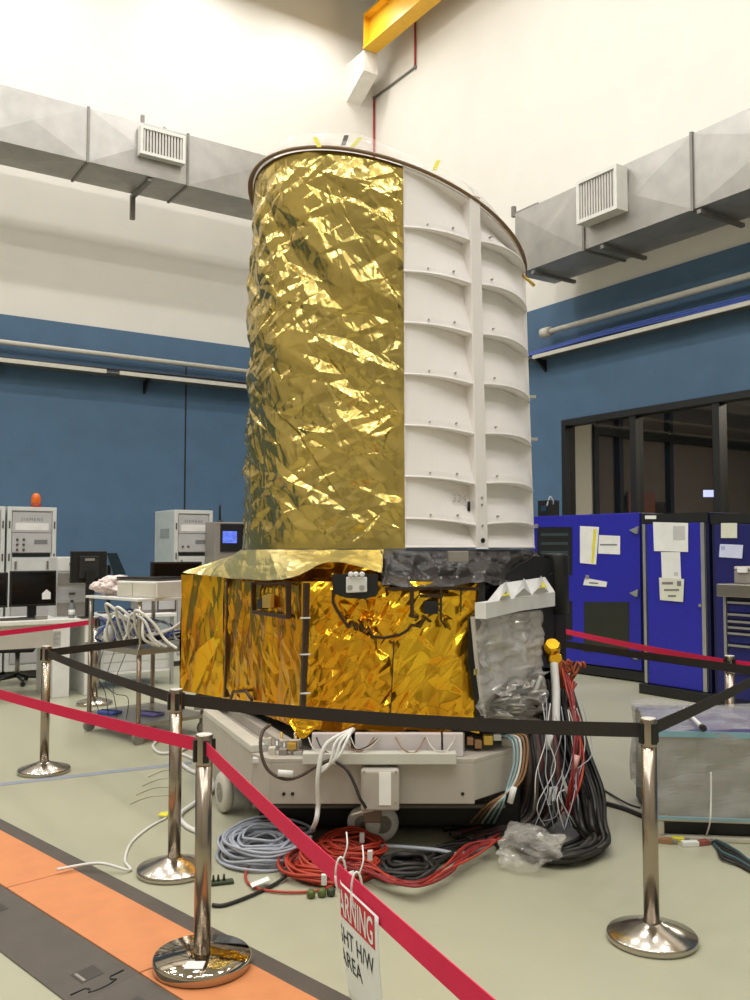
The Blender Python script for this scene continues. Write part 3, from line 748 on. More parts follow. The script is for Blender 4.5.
strip([(419, 596), (443, 596)], .018, Cq, Dq, .06, 'opening_frame', TAPE)
strip([(441, 586), (441, 620), (446, 628)], .012, Cq, Dq, .058, 'seam_tape', TAPE)
strip([(482, 583), (481, 612), (472, 620), (471, 660), (476, 690), (481, 720)], .04, Cq, Dq, .03, 'edge_tape', BLACK)
strip([(394, 640), (390, 728)], .006, Cq, Dq, .06, 'seam_tape', TAPE)
def patch(poly, p, q, off, th, name, m, parent=None, bev=0):
    pts = []
    for x, y in poly: a, n = on_facet(x, y, p, q, off); pts.append(a)
    return MB().hexa(pts, -n*th).build(name, m, parent or sat, world=True, bev=bev)
patch([(332, 574), (378, 574), (378, 594), (366, 599), (346, 598), (333, 592)], Cq, Dq, .06, .05, 'access_opening', BLACK)
ab = patch([(346, 577), (367, 577), (367, 592), (346, 593)], Cq, Dq, .085, .05, 'access_bracket', WHITEP, bev=.006)
for x in (350, 362):
    a, n = on_facet(x, 587.5, Cq, Dq, .085); MB().lathe([(.016, 0), (.014, .006)], a, 14, M=Matrix.Rotation(pi/2, 3, 'X')).build('bolt_head', ALU, ab, world=True)
for x in (356, 362, 351):
    a, n = on_facet(x, 574.5, Cq, Dq, .09); MB().lathe([(.018, 0), (.010, .016)], a, 12, M=Matrix.Rotation(pi/2, 3, 'X')).build('connector', PAPER, ab, world=True)
patch([(424, 601), (438, 601), (438, 614), (424, 614)], Cq, Dq, .058, .04, 'window_opening', BLACK)
patch([(262, 596), (270, 594), (270, 608), (262, 608)], Bq, Cq, .07, .03, 'connector_block', mat('block_gold', (206, 170, 80), .4, .6), bev=.004)
patch([(257, 600), (262, 598), (262, 609), (257, 609)], Bq, Cq, .068, .03, 'window_opening', BLACK)
patch([(250, 553), (257, 551), (257, 563), (250, 565)], Bq, Cq, -.05, .08, 'window_opening', TAPE)
strip([(250, 583), (262, 584), (286, 583)], .012, Bq, Cq, .055, 'opening_frame', TAPE)
# loop tag at the bottom of the left facets
b1, _ = on_facet(231, 698, Bq, Cq, .06); b2, _ = on_facet(233, 692, Bq, Cq, .06); b3, _ = on_facet(246, 691, Bq, Cq, .06); b4, _ = on_facet(252, 700, Bq, Cq, .06)
MB().tube([b1, b2, b3, b4], .012, 6).build('grab_loop', TAPE, sat, world=True)

# -- filmed side panel, bracket and black slab on the facet that faces the window wall
patch([(535, 556), (566, 562), (566, 664), (545, 668), (530, 664), (480, 600), (486, 586)], Dq, Eq, .0, .06, 'black_side_panel', BLACK)
sp_ = patch([(475, 617), (541, 610), (541, 664), (546, 690), (534, 706), (530, 722), (487, 722), (479, 660)], Dq, Eq, .05, .03, 'filmed_panel', PANT)
patch([(475, 617), (488, 616), (488, 700), (487, 722), (479, 660)], Dq, Eq, .056, .005, 'panel_border', mat('panel_border', (158, 154, 150), .45), sp_)
for x, y in ((504, 652), (491, 670), (476, 672), (497, 645)):
    patch([(x-1, y-3), (x+1.5, y-3), (x+1.5, y+3), (x-1, y+3)], Dq, Eq, .06, .008, 'tape_patch', mat('tape_olive', (168, 158, 84), .6), sp_)
br = patch([(486, 603), (520, 598), (555, 592), (555, 606), (520, 611), (486, 619)], Dq, Eq, .13, .07, 'side_bracket', WHITEP)
def fpt(x, y, o): return on_facet(x, y, Dq, Eq, o)[0]
MB().add([fpt(486, 603, .13), fpt(555, 592, .13), fpt(545, 577, .03), fpt(502, 583, .03), fpt(486, 606, .03), fpt(555, 595, .03)],
         [(0, 1, 2, 3), (0, 3, 4), (1, 5, 2), (4, 3, 2, 5), (0, 4, 5, 1)]).build('bracket_top', WHITEP, br, world=True)
for xa, xb, xc in ((499, 511, 506), (514, 532, 524), (532, 549, 541)):
    ya = lambda x: 603-(x-486)*11/69
    MB().add([fpt(xa, ya(xa)-1, .125), fpt(xb, ya(xb)-1, .125), fpt(xc, 581-(xc-502)*.14, .04), fpt(xc, ya(xc)-9, .15)], [(0, 3, 2), (3, 1, 2), (0, 1, 3), (0, 2, 1)]).build('gusset', mat('gusset_white', (205, 203, 200), .4), br, world=True)
for x, y in ((506, 594), (543, 586)):
    MB().add([fpt(x-4, y+2, .15), fpt(x+4, y+1, .15), fpt(x, y-5, .12)], [(0, 1, 2)]).build('gusset_label', YTAG, br, world=True, solid=.003)
nDE = on_facet(510, 660, Dq, Eq, 0)[1]
def facet_film(x0, x1, ya, yb, off, seed, slope, size, name, m, nx=70, ny=90):
    pts = np.zeros((nx, ny, 3)); hf = folds(1.0, 1.3, nx, ny, [dict(size=size, seed=seed, slope=slope, stretch=2.2, ang=1.2), dict(size=size*.5, seed=seed+1, slope=slope, stretch=2, ang=-.3)])
    for i in range(nx):
        for j in range(ny):
            x = x0+(x1-x0)*i/(nx-1); p = fpt(x, ya(x)+(yb(x)-ya(x))*j/(ny-1), off) + nDE*hf[i, j]; pts[i, j] = p
    return MB().grid(pts, smooth=True).build(name, m, sat, world=True)
facet_film(478, 545, lambda x: 618-(x-478)*.10, lambda x: 716, .085, 301, .14, .12, 'film_wrap', FILMP)
facet_film(497, 546, lambda x: 694-(x-497)*.5, lambda x: 722, .13, 305, .26, .12, 'silver_wrap', mat('silver_foil', (188, 184, 178), .3, .6), 50, 36)
c0 = P(556, 556, 6.62)
MB().lathe([(.09, -.42), (.09, 0), (.08, .02), (.03, .02)], c0, 24).build('black_canister', BLACK, sat, world=True)
for k, (x, y, r) in enumerate(((498, 692, .035), (515, 698, .05), (527, 690, .04), (521, 708, .05), (505, 706, .03))):
    p = P(x, y, 5.85); MB().lathe([(r, 0), (r, .05), (r*.7, .06)], p, 12, M=Matrix.Rotation(.9+.3*k, 3, 'X')).build('connector', [GREYD, ALU, FILMB, ALU, DGREY][k], sat, world=True)
for i, (pts) in enumerate((((500, 690), (512, 683), (526, 694), (534, 680)), ((505, 700), (518, 706), (530, 700), (546, 694)), ((533, 706), (536, 690), (541, 676)), ((510, 709), (522, 700), (538, 706)))):
    cable('harness', [P(x, y, 5.86-.01*i) for x, y in pts], .014, [CABW, ALU, CABW, CABK][i], parent=sat)
yc = P(551, 651, 6.2); MB().lathe([(.055, -.02), (.06, .06), (.045, .08)], yc, 14, M=Matrix.Rotation(.8, 3, 'X')).build('yellow_cap', FOILA, sat, world=True)
yc = P(554, 660, 6.2); MB().lathe([(.05, -.02), (.05, .05), (.04, .07)], yc, 14, M=Matrix.Rotation(1.3, 3, 'X')).build('yellow_cap', FOILA, sat, world=True)

# ================================================================== TROLLEY
tro = root('trolley', (0, 6.6, 0), 0, 'grey wheeled integration trolley under the gold foil body', 'trolley')
T = [Vector(q) for q in ((-.60, 5.22, 0), (.57, 5.22, 0), (.84, 5.5, 0), (1.12, 6.4, 0), (1.05, 7.9, 0), (-1.1, 7.9, 0), (-1.25, 6.6, 0), (-.72, 5.36, 0))]
tc_ = Vector((0, 6.7, 0))
def beam(p, q, z0, z1, w, name, m, bev=.008, o0=0, o1=0):
    d = (q-p).normalized(); n = Vector((d.y, -d.x, 0))
    if n.dot(p-tc_) > 0: n = -n
    p = p + d*o0; q = q - d*o1
    return MB().hexa([p+Vector((0,0,z0)), q+Vector((0,0,z0)), q+Vector((0,0,z1)), p+Vector((0,0,z1))], n*w).build(name, m, tro, world=True, bev=bev)
beam(T[0], T[1], .30, .535, .16, 'front_beam', GREYP)
MB().hexa([v+Vector((0, 0, .535)) for v in T], (0, 0, .02)).build('deck', GREYP, tro, world=True)
beam(T[1], T[2], .32, .535, .16, 'corner_block', GREYP, o0=.002)
beam(T[2], T[3], .32, .535, .16, 'side_beam', GREYP, o0=.002)
beam(T[7], T[0], .30, .535, .16, 'corner_block', GREYP, o1=.002)
beam(T[6], T[7], .34, .535, .16, 'side_beam', GREYP, o1=.002)
for k in (3, 4, 5): beam(T[k], T[k+1], .34, .535, .16, 'side_beam', GREYP, o0=.002, o1=.002)
# rails on the deck
def rail(p, q, z0, z1, w, m, name='deck_rail'):
    d = (q-p).normalized(); n = Vector((-d.y, d.x, 0))*w/2
    return MB().hexa([p-n+Vector((0,0,z0)), q-n+Vector((0,0,z0)), q+n+Vector((0,0,z0)), p+n+Vector((0,0,z0))], (0, 0, z1-z0)).build(name, m, tro, world=True, bev=.006)
rail(T[6]+Vector((.05, 0, 0)), T[7]+Vector((.03, .03, 0)), .556, .60, .09, mat('trolley_light', (206, 204, 192), .45))
rail(T[6]+Vector((.22, .02, 0)), T[7]+Vector((.20, .06, 0)), .556, .62, .08, GREYP)
rail(T[2]+Vector((-.03, .03, 0)), T[3]+Vector((-.05, 0, 0)), .556, .60, .09, MATS['trolley_light'])
x0, x1 = P(303, 757, 5.2).x, P(456, 757, 5.2).x
MB().box(x0, x1, 5.16, 5.24, P(350, 763, 5.2).z, P(350, 752, 5.2).z).build('front_bar', MATS['trolley_light'], tro, world=True, bev=.004)
lp = mat('lilac_white', (214, 206, 206), .5)
for a, b in ((312, 351), (355, 441), (443, 463)):
    MB().box(P(a, 740, 5.3).x, P(b, 740, 5.3).x, 5.28, 5.33, .556, P(a, 733, 5.3).z).build('support_plate', lp, tro, world=True, bev=.004)
for x in (324, 400, 455): MB().box(P(x, 740, 5.4).x-.06, P(x, 740, 5.4).x+.06, 5.42, 5.6, .556, .665).build('support_pad', GREYD, tro, world=True, bev=.004)
for k, q in enumerate((Aq, Bq, Eq, Fq, Gq)):
    c = cen + (q-cen)*.86; MB().box(c.x-.09, c.x+.09, c.y-.09, c.y+.09, .556, .665).build('support_pad', GREYD, tro, world=True, bev=.006)
# clutter of clamps along the deck edge
for k, (x, y, w, h) in enumerate(((262, 750, 9, 7), (272, 752, 7, 9), (283, 752, 8, 6), (292, 746, 9, 6), (298, 753, 9, 5), (268, 760, 30, 5), (478, 744, 7, 8), (488, 740, 9, 9), (497, 737, 8, 6), (470, 741, 6, 7))):
    d = 5.33 if 262 < x < 300 else 5.42
    p = P(x, y, d); ww = w*d/900/2; hh = h*d/900/2
    MB().box(p.x-ww, p.x+ww, d-.02, d+.04, p.z-hh, p.z+hh).build('clamp', [ALU, CREAMP, GREYD, MATS['block_gold'], ALU, WHITEP, CABN, MATS['block_gold'], ALU, CABN][k], tro, world=True, bev=.004)
rc = random.Random(4)
for k in range(16):
    x = rc.uniform(258, 303); y = rc.uniform(738, 752); p = P(x, y, 5.40+rc.uniform(0, .12)); p.z = .556
    a = rc.choice((.012, .016, .02)); hgt = rc.uniform(.03, .10)
    if k % 2: MB().lathe([(a, 0), (a, hgt*.6), (a*.6, hgt*.65), (a*.6, hgt)], p, 10).build('clamp_bolt', [ALU, STEEL, MATS['block_gold']][k % 3], tro, world=True)
    else: MB().box(p.x-a*1.4, p.x+a*1.4, p.y-a, p.y+a, .556, .556+hgt*.7).build('clamp', [ALU, CREAMP, GREYD][k % 3], tro, world=True, bev=.003)
for k in range(7):
    x = rc.uniform(315, 455); p = P(x, 735, 5.26); p.z = .665
    MB().tube(catmull([p+Vector((-.06, .02, 0)), p+Vector((-.02, -.06, -.05)), p+Vector((.05, -.07, -.02-.05*rc.random())), p+Vector((.11, .02, 0))]), .004, 5).build('lead', [CREAMP, CABK, CABN][k % 3], tro, world=True)
# front wheel bracket with sticker, and wheels
bx0, bx1 = P(361, 790, 5.16).x, P(399, 790, 5.16).x; bz0, bz1 = P(380, 808, 5.16).z, P(380, 768, 5.16).z
wb = MB().box(bx0, bx1, 5.10, 5.22, bz0, bz1).build('wheel_bracket', GREYP, tro, world=True, bev=.012)
MB().box(P(379, 790, 5.12).x, P(391, 790, 5.12).x, 5.094, 5.0995, P(380, 805, 5.1).z, P(380, 772, 5.1).z).build('sticker', mat('sticker_white', (250, 248, 244), .25), wb, world=True)
for x in (364, 396):
    for y in (772, 803):
        p = P(x, y, 5.10); MB().lathe([(.007, 0), (.006, .005)], p, 8, M=Matrix.Rotation(pi/2, 3, 'X')).build('bolt_head', STEEL, wb, world=True)
def wheel(c, r, w, axis_rot, m1, m2, name='caster_wheel'):
    M = Matrix.Rotation(axis_rot, 3, 'Z') @ Matrix.Rotation(pi/2, 3, 'Y')
    prof = [(r*.55, -w/2), (r*.93, -w/2), (r, -w/2+.012), (r, w/2-.012), (r*.93, w/2), (r*.55, w/2)]
    o = MB().lathe(prof, c, 28, M=M).build(name, m1, tro, world=True)
    MB().lathe([(r*.5, -w/2-.004), (r*.5, w/2+.004)], c, 20, M=M).build('hub', m2, o, world=True)
    MB().lathe([(.016, -w/2-.012), (.016, w/2+.012)], c, 12, M=M).build('axle', STEEL, o, world=True)
wc = F(373, 842); r = .105
for s, a in ((-1, .55), (1, -.5)):
    wheel(Vector((wc.x+s*.055, 5.50, r+.003)), r, .035, pi/2+.35*s, WHITEP, GREYD)
MB().box(wc.x-.05, wc.x+.05, 5.20, 5.50, .20, .31).build('caster_fork', mat('fork_brown', (120, 104, 90), .5), tro, world=True, bev=.01)
MB().tube([P(352, 815, 5.15), P(362, 812, 5.13), P(373, 810, 5.13)], .008, 6).build('brake_lever', CREAMP, tro, world=True)
wc2 = F(224, 812); wheel(Vector((wc2.x, wc2.y, .133)), .13, .06, .45, CREAMP, GREYD)
MB().box(wc2.x-.02, wc2.x+.22, wc2.y+.0, wc2.y+.12, .24, .345).build('caster_fork', GREYD, tro, world=True, bev=.01)
for x, y in ((1.1, 6.7), (1.0, 7.8), (-1.0, 7.8)):
    wheel(Vector((x, y, .113)), .11, .05, .2, CREAMP, GREYD); MB().box(x-.05, x+.05, y-.05, y+.05, .19, .345).build('caster_fork', GREYD, tro, world=True)
MB().box(-.72, .9, 5.64, 7.6, .04, .33).build('underbody_shade', BLACK, tro, world=True, bev=.02)  # black lower frame, enlarged so it stands for shade under the trolley
MB().box(-.75, .8, 5.60, 5.65, .17, .19).build('bumper_rod', GREYD, tro, world=True, bev=.004)
for x, y in ((289, 791), (295, 794), (281, 789)):
    p = hit(x, y, T[0], (0, -1, 0)); 
for x in (-.52, -.47, .50): MB().tube([(x, 5.221, .36), (x, 5.214, .36)], .010, 10).build('bolt_hole', BLACK, tro, world=True)
# ================================================================== STANCHIONS AND BELTS
BZ = .93
def stanchion(loc, label, flat=False, name='stanchion', group=None, h_=.985):
    t = root(name, loc, 0, label, 'stanchion', group)
    if flat:
        prof = [(.19, 0), (.200, .006), (.202, .042), (.194, .052), (.06, .058), (.045, .06)]
    else: prof = [(.185, 0), (.199, .004), (.2, .026), (.194, .034), (.075, .072), (.05, .080), (.045, .084)]
    MB().lathe(prof, (0, 0, 0), 64).build('base', mat('chrome_base', (186, 176, 160), .07, 1) if flat else mat('chrome_base_satin', (190, 182, 170), .2, 1), t)
    dz = h_-.985
    MB().lathe([(.0345, .045), (.0345, .86+dz)], (0, 0, 0), 28).build('post', CHROME, t)
    h = MB().lathe([(.0355, .86+dz), (.036, .865+dz), (.036, .98+dz), (.035, .985+dz)], (0, 0, 0), 28).build('head', CHROME, t)
    MB().lathe([(.034, .985+dz), (.032, .9875+dz)], (0, 0, 0), 24).build('cap', mat('cap_pale', (224, 220, 212), .3), h)
    for a in (0, pi/2, pi, 3*pi/2):
        R = Matrix.Rotation(a+.35, 3, 'Z'); b = MB().box(.0355, .046, -.012, .012, .875+dz, .965+dz)
        b.v = [R @ v for v in b.v]; b.build('belt_slot', BLACK, h)
    return t
pf, pm, prl, prt = F(202, 962), F(174, 872), F(44, 772), F(652, 940)
pf = F(202, 965, .04); pf.z = .0352
S = {}
S['front'] = stanchion(pf, 'chrome stanchion with flat mirrored base standing on the orange cable cover', True, h_=.945)
lb = MB().box(-.045, .03, -.15, -.085, .0555, .0585); lb.build('base_label', PAPER, S['front'])
stanchion(pm, 'chrome stanchion with conical base joining two black belts, beside the orange cable cover')
stanchion(prl, 'chrome stanchion with conical base near the wheeled cable cart')
stanchion(prt, 'chrome stanchion with conical base beside the bag-covered crate')
p_fr = P(729.5, 652, 6.55); p_fr.z = 0
stanchion(p_fr, 'chrome stanchion behind the bag-covered crate, in front of the tool cabinet')
p_lb = P(96, 613, 10.3); p_lb.z = 0
stanchion(p_lb, 'chrome stanchion behind the cable cart, ending the red belt by the white desk')
p_hr = Vector((1.6, 11.2, 0)); p_hb1 = Vector((.95, 9.4, 0)); p_hb2 = Vector((-1.15, 10.2, 0)); p_off = Vector((-4.3, 7.5, 0)); p_br = Vector((2.62, 6.06, 0)); p_nr = Vector((.47, 1.08, 0))
def belt(p, q, m, label, sag=.012, h=.052, z=BZ, dz=0, group=None, cut=.04, twist=0, n=24):
    p = Vector((p.x, p.y, z)); q = Vector((q.x, q.y, z+dz)); d = (q-p).normalized(); p = p+d*cut; q = q-d*cut
    s = Vector((d.y, -d.x, 0)).normalized()*.0015; vs = []; fs = []
    for i in range(n+1):
        t = i/n; c = p.lerp(q, t) - Vector((0, 0, sag*4*t*(1-t)))
        up = Vector((0, 0, h/2)) + s/.0015*h/2*twist*sin(pi*t)
        vs += [c-up-s, c+up-s, c+up+s, c-up+s]
    for i in range(n):
        for k in range(4): fs.append((i*4+k, i*4+(k+1) % 4, i*4+4+(k+1) % 4, i*4+4+k))
    e = len(vs); fs += [(3, 2, 1, 0), (e-4, e-3, e-2, e-1)]
    return tag(MB().add(vs, fs).build('barrier_belt', m, world=True), label, 'barrier belt', group)
belt(pf, p_nr, BELTR, 'red barrier belt coming towards the viewer, with the warning sign hanging from it', .02, .056)
belt(pf, Vector((-4.3, 7.55, 0)), BELTR, 'red barrier belt running past the cable cart to the stanchion with flat base', .035, .056)
belt(p_lb, p_off, BELTR, 'red barrier belt crossing in front of the white desk with monitors', .01)
belt(p_fr, p_hr, BELTR, 'red barrier belt crossing in front of the blue cabinets', .03)
belt(p_fr, p_fr+Vector((1.3, -1.2, 0)), BELTR, 'short red barrier belt in front of the tool cabinet drawers', .01)
belt(pm, prt, BELTB, 'long black barrier belt stretched in front of the gold foil body and trolley', .03, .066)
belt(prl, pm, BELTB, 'black barrier belt between the cable cart and the two chrome stanchions', .012, .06)
belt(prl, p_hb2, BELTB, 'black barrier belt passing in front of the cable cart shelf towards the gold foil', .01, .06)
belt(prt, p_br, BELTB, 'black barrier belt passing above the bag-covered crate', .01, .06)
belt(p_br, p_hb1, BELTB, 'black barrier belt below the red one in front of the blue cabinets', .01, .06)

# ------------------------------------------------------------------ warning sign on the red belt
d = (p_nr - Vector((pf.x, pf.y, 0))); d.z = 0; d.normalize(); nrm = Vector((-d.y, d.x, 0))
if nrm.y > 0: nrm = -nrm
b0 = Vector((pf.x, pf.y, 0))
def belt_s(px):
    r = ray(px, 900); # param s along belt where b0+d*s projects to px
    # (b0.x + d.x s) = r.x (b0.y + d.y s)
    return (r.x*b0.y - b0.x)/(d.x - r.x*d.y)
s0, s1 = belt_s(340), belt_s(381); SW = .335
ztop_s = .905
def sign_pt(x, y, o=0):
    """x along the belt from the far edge (0) to near edge (SW); y down from the top"""
    c = .105; s = s1 - SW + x
    if x < c:                      # far edge curls away from the viewer
        a = (c-x)/.075; xx = s1-SW+c - .075*sin(min(a, 2.4)); back = .075*(1-cos(min(a, 2.4)))
    else: xx = s; back = 0
    p = b0 + d*xx - nrm*(back + .018*(y/.25)**2 - .006) + nrm*o; p.z = ztop_s - y; return p
sg = root('warning_sign', b0 + d*s1 - d*SW/2 + Vector((0, 0, ztop_s-.29)), 0, 'white paper warning sign with red heading tied under the red belt', 'sign')
def sheet_pts(x0, x1, y0, y1, o, nx=30, ny=12): return np.array([[list(sign_pt(x0+(x1-x0)*i/nx, y0+(y1-y0)*j/ny, o)) for j in range(ny+1)] for i in range(nx+1)])
MB().grid(sheet_pts(0, SW, 0, .29, 0), smooth=True).build('sheet', PAPER, sg, world=True, solid=.0008)
MB().grid(sheet_pts(.012, SW-.022, .006, .085, .0012)).build('heading_band', REDI, sg, world=True)
def fit(s, x0, x1, yb, size, m, name, o=.002):
    vs, fs = text_mesh(s, size, 'LEFT', .0002, bold=.0012 if m is PAPER else .0)
    xs = [v.x for v in vs]; a, b = min(xs), max(xs)
    return MB().add([sign_pt(x0 + (v.x-a)/(b-a)*(x1-x0), yb - v.y, o+v.z*.2) for v in vs], fs).build(name, m, sg, world=True)
fit('WARNING', .022, SW-.032, .077, .088, PAPER, 'lettering')
fit('FLIGHT H/W', .0, SW-.035, .150, .062, INKK, 'lettering')
fit('AREA', .075, .215, .205, .058, INKK, 'lettering')
for x in (.085, .20):
    c = sign_pt(x, 0, .0); c.z = BZ-.01; u = Vector((0, 0, 1)); k = []
    for i in range(17):
        a = 2*pi*i/16; k.append(c + nrm*(.014*cos(a)) + u*(.044*sin(a)))
    MB().tube(k, .003, 6).build('cable_tie', PAPER, sg, world=True)
    e = c + u*.04 - nrm*.008
    MB().tube(catmull([e, e+u*.03-nrm*.01, e+u*.055-nrm*.02-d*.03]), .0022, 6).build('cable_tie', PAPER, sg, world=True)

# ================================================================== CABLE PROTECTOR
E1 = Vector((.7071, -.7071, 0)); E2 = Vector((.7071, .7071, 0)); RZC = -pi/4
def EP(a, b, z=0): return E1*a + E2*b + Vector((0, 0, z))
N0 = 1.690; N1, N2, N3 = 1.985-N0, 2.352-N0, 2.487-N0      # near edge, lid near edge, lid far edge, far edge (from near edge)
a_seam1, a_seam2 = -4.635, -3.337; LS = a_seam2 - a_seam1
def puzzle(x, y0, y1, amp):   # jigsaw edge polyline from y0 to y1 at x
    pts = [(x, y0)]; m = (y0+y1)/2
    for dy, dx in ((-.055, 0), (-.045, .4), (-.06, .8), (-.03, 1), (0, 1.05), (.03, 1), (.06, .8), (.045, .4), (.055, 0)): pts.append((x+amp*dx, m+dy))
    pts.append((x, y1)); return pts
def protector(a0, label):
    t = root('cable_protector', EP(a0, N0), RZC, label, 'cable protector', 'orange-lidded cable protectors')
    # profile across (y), extruded along x
    def extr(prof, x0, x1, mi=0):
        k = len(prof); vs = [(x0, y, z) for y, z in prof] + [(x1, y, z) for y, z in prof]
        return MB().add(vs, [tuple(range(k)), tuple(range(2*k-1, k-1, -1))] + [(i, i+k, (i+1) % k+k, (i+1) % k) for i in range(k)])
    H = .035
    extr([(0.004, 0), (0, .006), (N1-.03, H-.004), (N1-.004, H-.004), (N1-.004, 0)], .0005, LS-.0005).build('near_ramp', DGREY, t)
    extr([(N2+.004, 0), (N2+.004, H-.004), (N2+.018, H-.004), (N3, .006), (N3-.002, 0)], .0005, LS-.0005).build('far_ramp', DGREY, t)
    MB().box(.003, LS-.003, N1-.004, N2+.004, 0, .02).build('channel_bed', DGREY, t)
    lid = MB().box(.004, LS-.004, N1, N2, H-.012, H).build('lid', ORG, t, bev=.003)
    # square recess and jigsaw joint on the near ramp
    zr = lambda y: .006 + (H-.010)*y/(N1-.03)
    def rq(x0, x1, y0, y1, o): return [(x0, y0, zr(y0)+o), (x1, y0, zr(y0)+o), (x1, y1, zr(y1)+o), (x0, y1, zr(y1)+o)]
    for cx in (.20+.0, LS-.165):
        MB().hexa(rq(cx-.05, cx+.05, .10, .20, .0006), (0, 0, .0006)).build('recess', mat('recess_dark', (62, 55, 48), .5), t)
        MB().hexa(rq(cx-.04, cx+.04, .112, .124, .0012), (0, 0, .001)).build('recess_edge', GREYD, t)
    pz = puzzle(LS-.07, .03, .26, .05)
    MB().tube([(x, y, zr(y)+.001) for x, y in pz], .004, 5).build('joint_groove', BLACK, t)
    return t
protector(a_seam1-LS, 'orange-lidded cable protector farthest from the mirrored stanchion base')
protector(a_seam1+.0, 'orange-lidded cable protector beside the mirrored stanchion base, holding the white wire')
protector(a_seam2+.0+.0, 'orange-lidded cable protector under the mirrored stanchion base')

# ================================================================== FLOOR MARKS
q = [F(0, 783, .001), F(0, 786, .001), F(192, 764, .001), F(192, 761.5, .001)]
tag(MB().hexa(q, (0, 0, .001)).build('floor_tape', mat('tape_bluegrey', (140, 146, 158), .5), world=True), 'blue-grey tape line stuck on the floor by the cable cart', 'tape')

# ================================================================== CABLES ON THE FLOOR
def coil(c, rx, ry, rot, loops, r, name, m, label, seed, z0=.0, hgt=.06, group=None, tail=None, spread=.5):
    R = random.Random(seed); pts = []
    for k in range(loops):
        f = 1 - spread*R.random()**1.3; ox, oy = R.gauss(0, .025), R.gauss(0, .02); zz = r + z0 + hgt*(k/loops)*R.uniform(.5, 1); ph = R.uniform(0, .5); tl = R.uniform(-.02, .02)
        for i in range(18):
            a = 2*pi*i/18 + ph
            x = rx*f*cos(a) + ox; y = ry*f*sin(a) + oy
            pts.append(Vector((c.x + x*cos(rot) - y*sin(rot), c.y + x*sin(rot) + y*cos(rot), max(r, zz + tl*cos(a*2) + .008*sin(3*a+k)))))
    if tail: pts += tail
    return tag(MB().tube(catmull(pts, 3), r, 6).build(name, m, world=True), label, 'cable', group)
cg = F(262, 853)
coil(cg, .26, .32, 0, 28, .0085, 'coiled_cable', CABG, 'thick coil of grey cable on the floor beside the orange-red coil', 3, hgt=.13, spread=.65)
co = F(332, 870)
coil(co, .26, .27, 0, 24, .0085, 'coiled_cable', CABO, 'orange-red coil of cable on the floor under the red belt', 4, hgt=.08)
coil(F(352, 856), .20, .24, .3, 14, .0085, 'coiled_cable', CABO, 'second orange-red coil leaning on the first, behind the warning sign', 9, z0=.03, hgt=.06)
G1 = 'loose red cables on the floor by the coils'
for i in range(8):
    j = lambda: random.uniform(-6, 6)
    cable('red_cable', [F(340+j(), 862+j(), .07+.01*i), F(365+j(), 866+j(), .08), F(390+j(), 880+j()*.6, .07), F(418+j(), 884+j()*.5, .06+.004*i), F(447+j(), 870+j()*.6, .07), F(472+j(), 850+j(), .09), F(500+j(), 836+j(), .10)], .007, CABR if i % 4 else CABO,
          'dark red cable running over the floor from the orange-red coil to the plastic bag', group=G1)
cable('red_cable', [F(300, 868, .03), F(262, 858, .02), F(246, 872, .012), F(252, 886, .012), F(282, 892, .012), F(320, 890, .012), F(345, 878, .03)], .007, CABO, 'single red cable looping over the grey coil')
G2 = 'black cables on the floor before the trolley'
for i in range(14):
    j = lambda s=5: random.uniform(-s, s)
    pts = [F(352+j(12), 850+j(4), .02), F(385+j(), 868+j(9), .02+.006*(i % 5)), F(415+j(9), 862+j(10), .02), F(450+j(), 850+j(7), .02+.008*(i % 4)), F(490+j(), 836+j(6), .03), F(520+j(), 815+j(6), .05), F(545+j(), 806+j(6), .06)]
    cable('black_cable', pts, .011 if i % 3 else .008, CABK, 'black cable lying on the floor between the white caster and the hanging bundle', group=G2)
coil(F(405, 872), .15, .14, 0, 7, .014, 'coiled_cable', CABK, 'coil of thick black cable on the floor behind the loose red cables', 12, hgt=.06)
cable('grey_cable', [F(372, 846, .05), F(400, 847, .07), F(435, 850, .06), F(462, 854, .03), F(485, 846, .02)], .012, CABG, 'pale grey cable lying over the black cables by the white caster')
p1 = [P(347, 735, 5.2), P(352, 730, 5.12), P(326, 745, 5.08), P(318, 775, 5.05), P(318, 805, 5.08), P(315, 824, 5.1), F(308, 832, .015), F(296, 838, .015)]
cable('white_cable', p1, .014, CABW, 'thick white cable hanging over the front of the trolley to the floor')
for k in range(3):
    cable('white_cable', [P(352, 730, 5.1), P(346-5*k, 742, 5.03), P(338-4*k, 757+3*k, 5.0), P(322, 768+2*k, 5.03)], .008, CABW, 'thin white cable looping over the pale bar at the trolley front', group='thin white cables at the trolley front')
MBs = MB().box(-.03, .03, -.02, .02, 0, .03)
cable('black_cable', [P(336, 762, 5.15), P(347, 770, 5.1), P(355, 785, 5.07), P(360, 798, 5.05), P(366, 808, 5.06)], .009, CABK, 'short black cable hanging beside the white sticker on the trolley')
cable('brown_cable', [P(270, 725, 5.25), P(262, 733, 5.15), P(261, 752, 5.1), P(268, 770, 5.08), P(284, 779, 5.08), P(300, 776, 5.09), P(318, 765, 5.08), P(330, 760, 5.1)], .010, mat('cable_brown', (78, 64, 56), .5), 'brown cable loop with white tag, hanging over the trolley corner')
tag(MB().tube([P(278, 773, 5.06), P(293, 774, 5.06)], .019, 8).build('cable_tag', PAPER, world=True), 'white tag sleeve on the brown cable loop', 'tag')
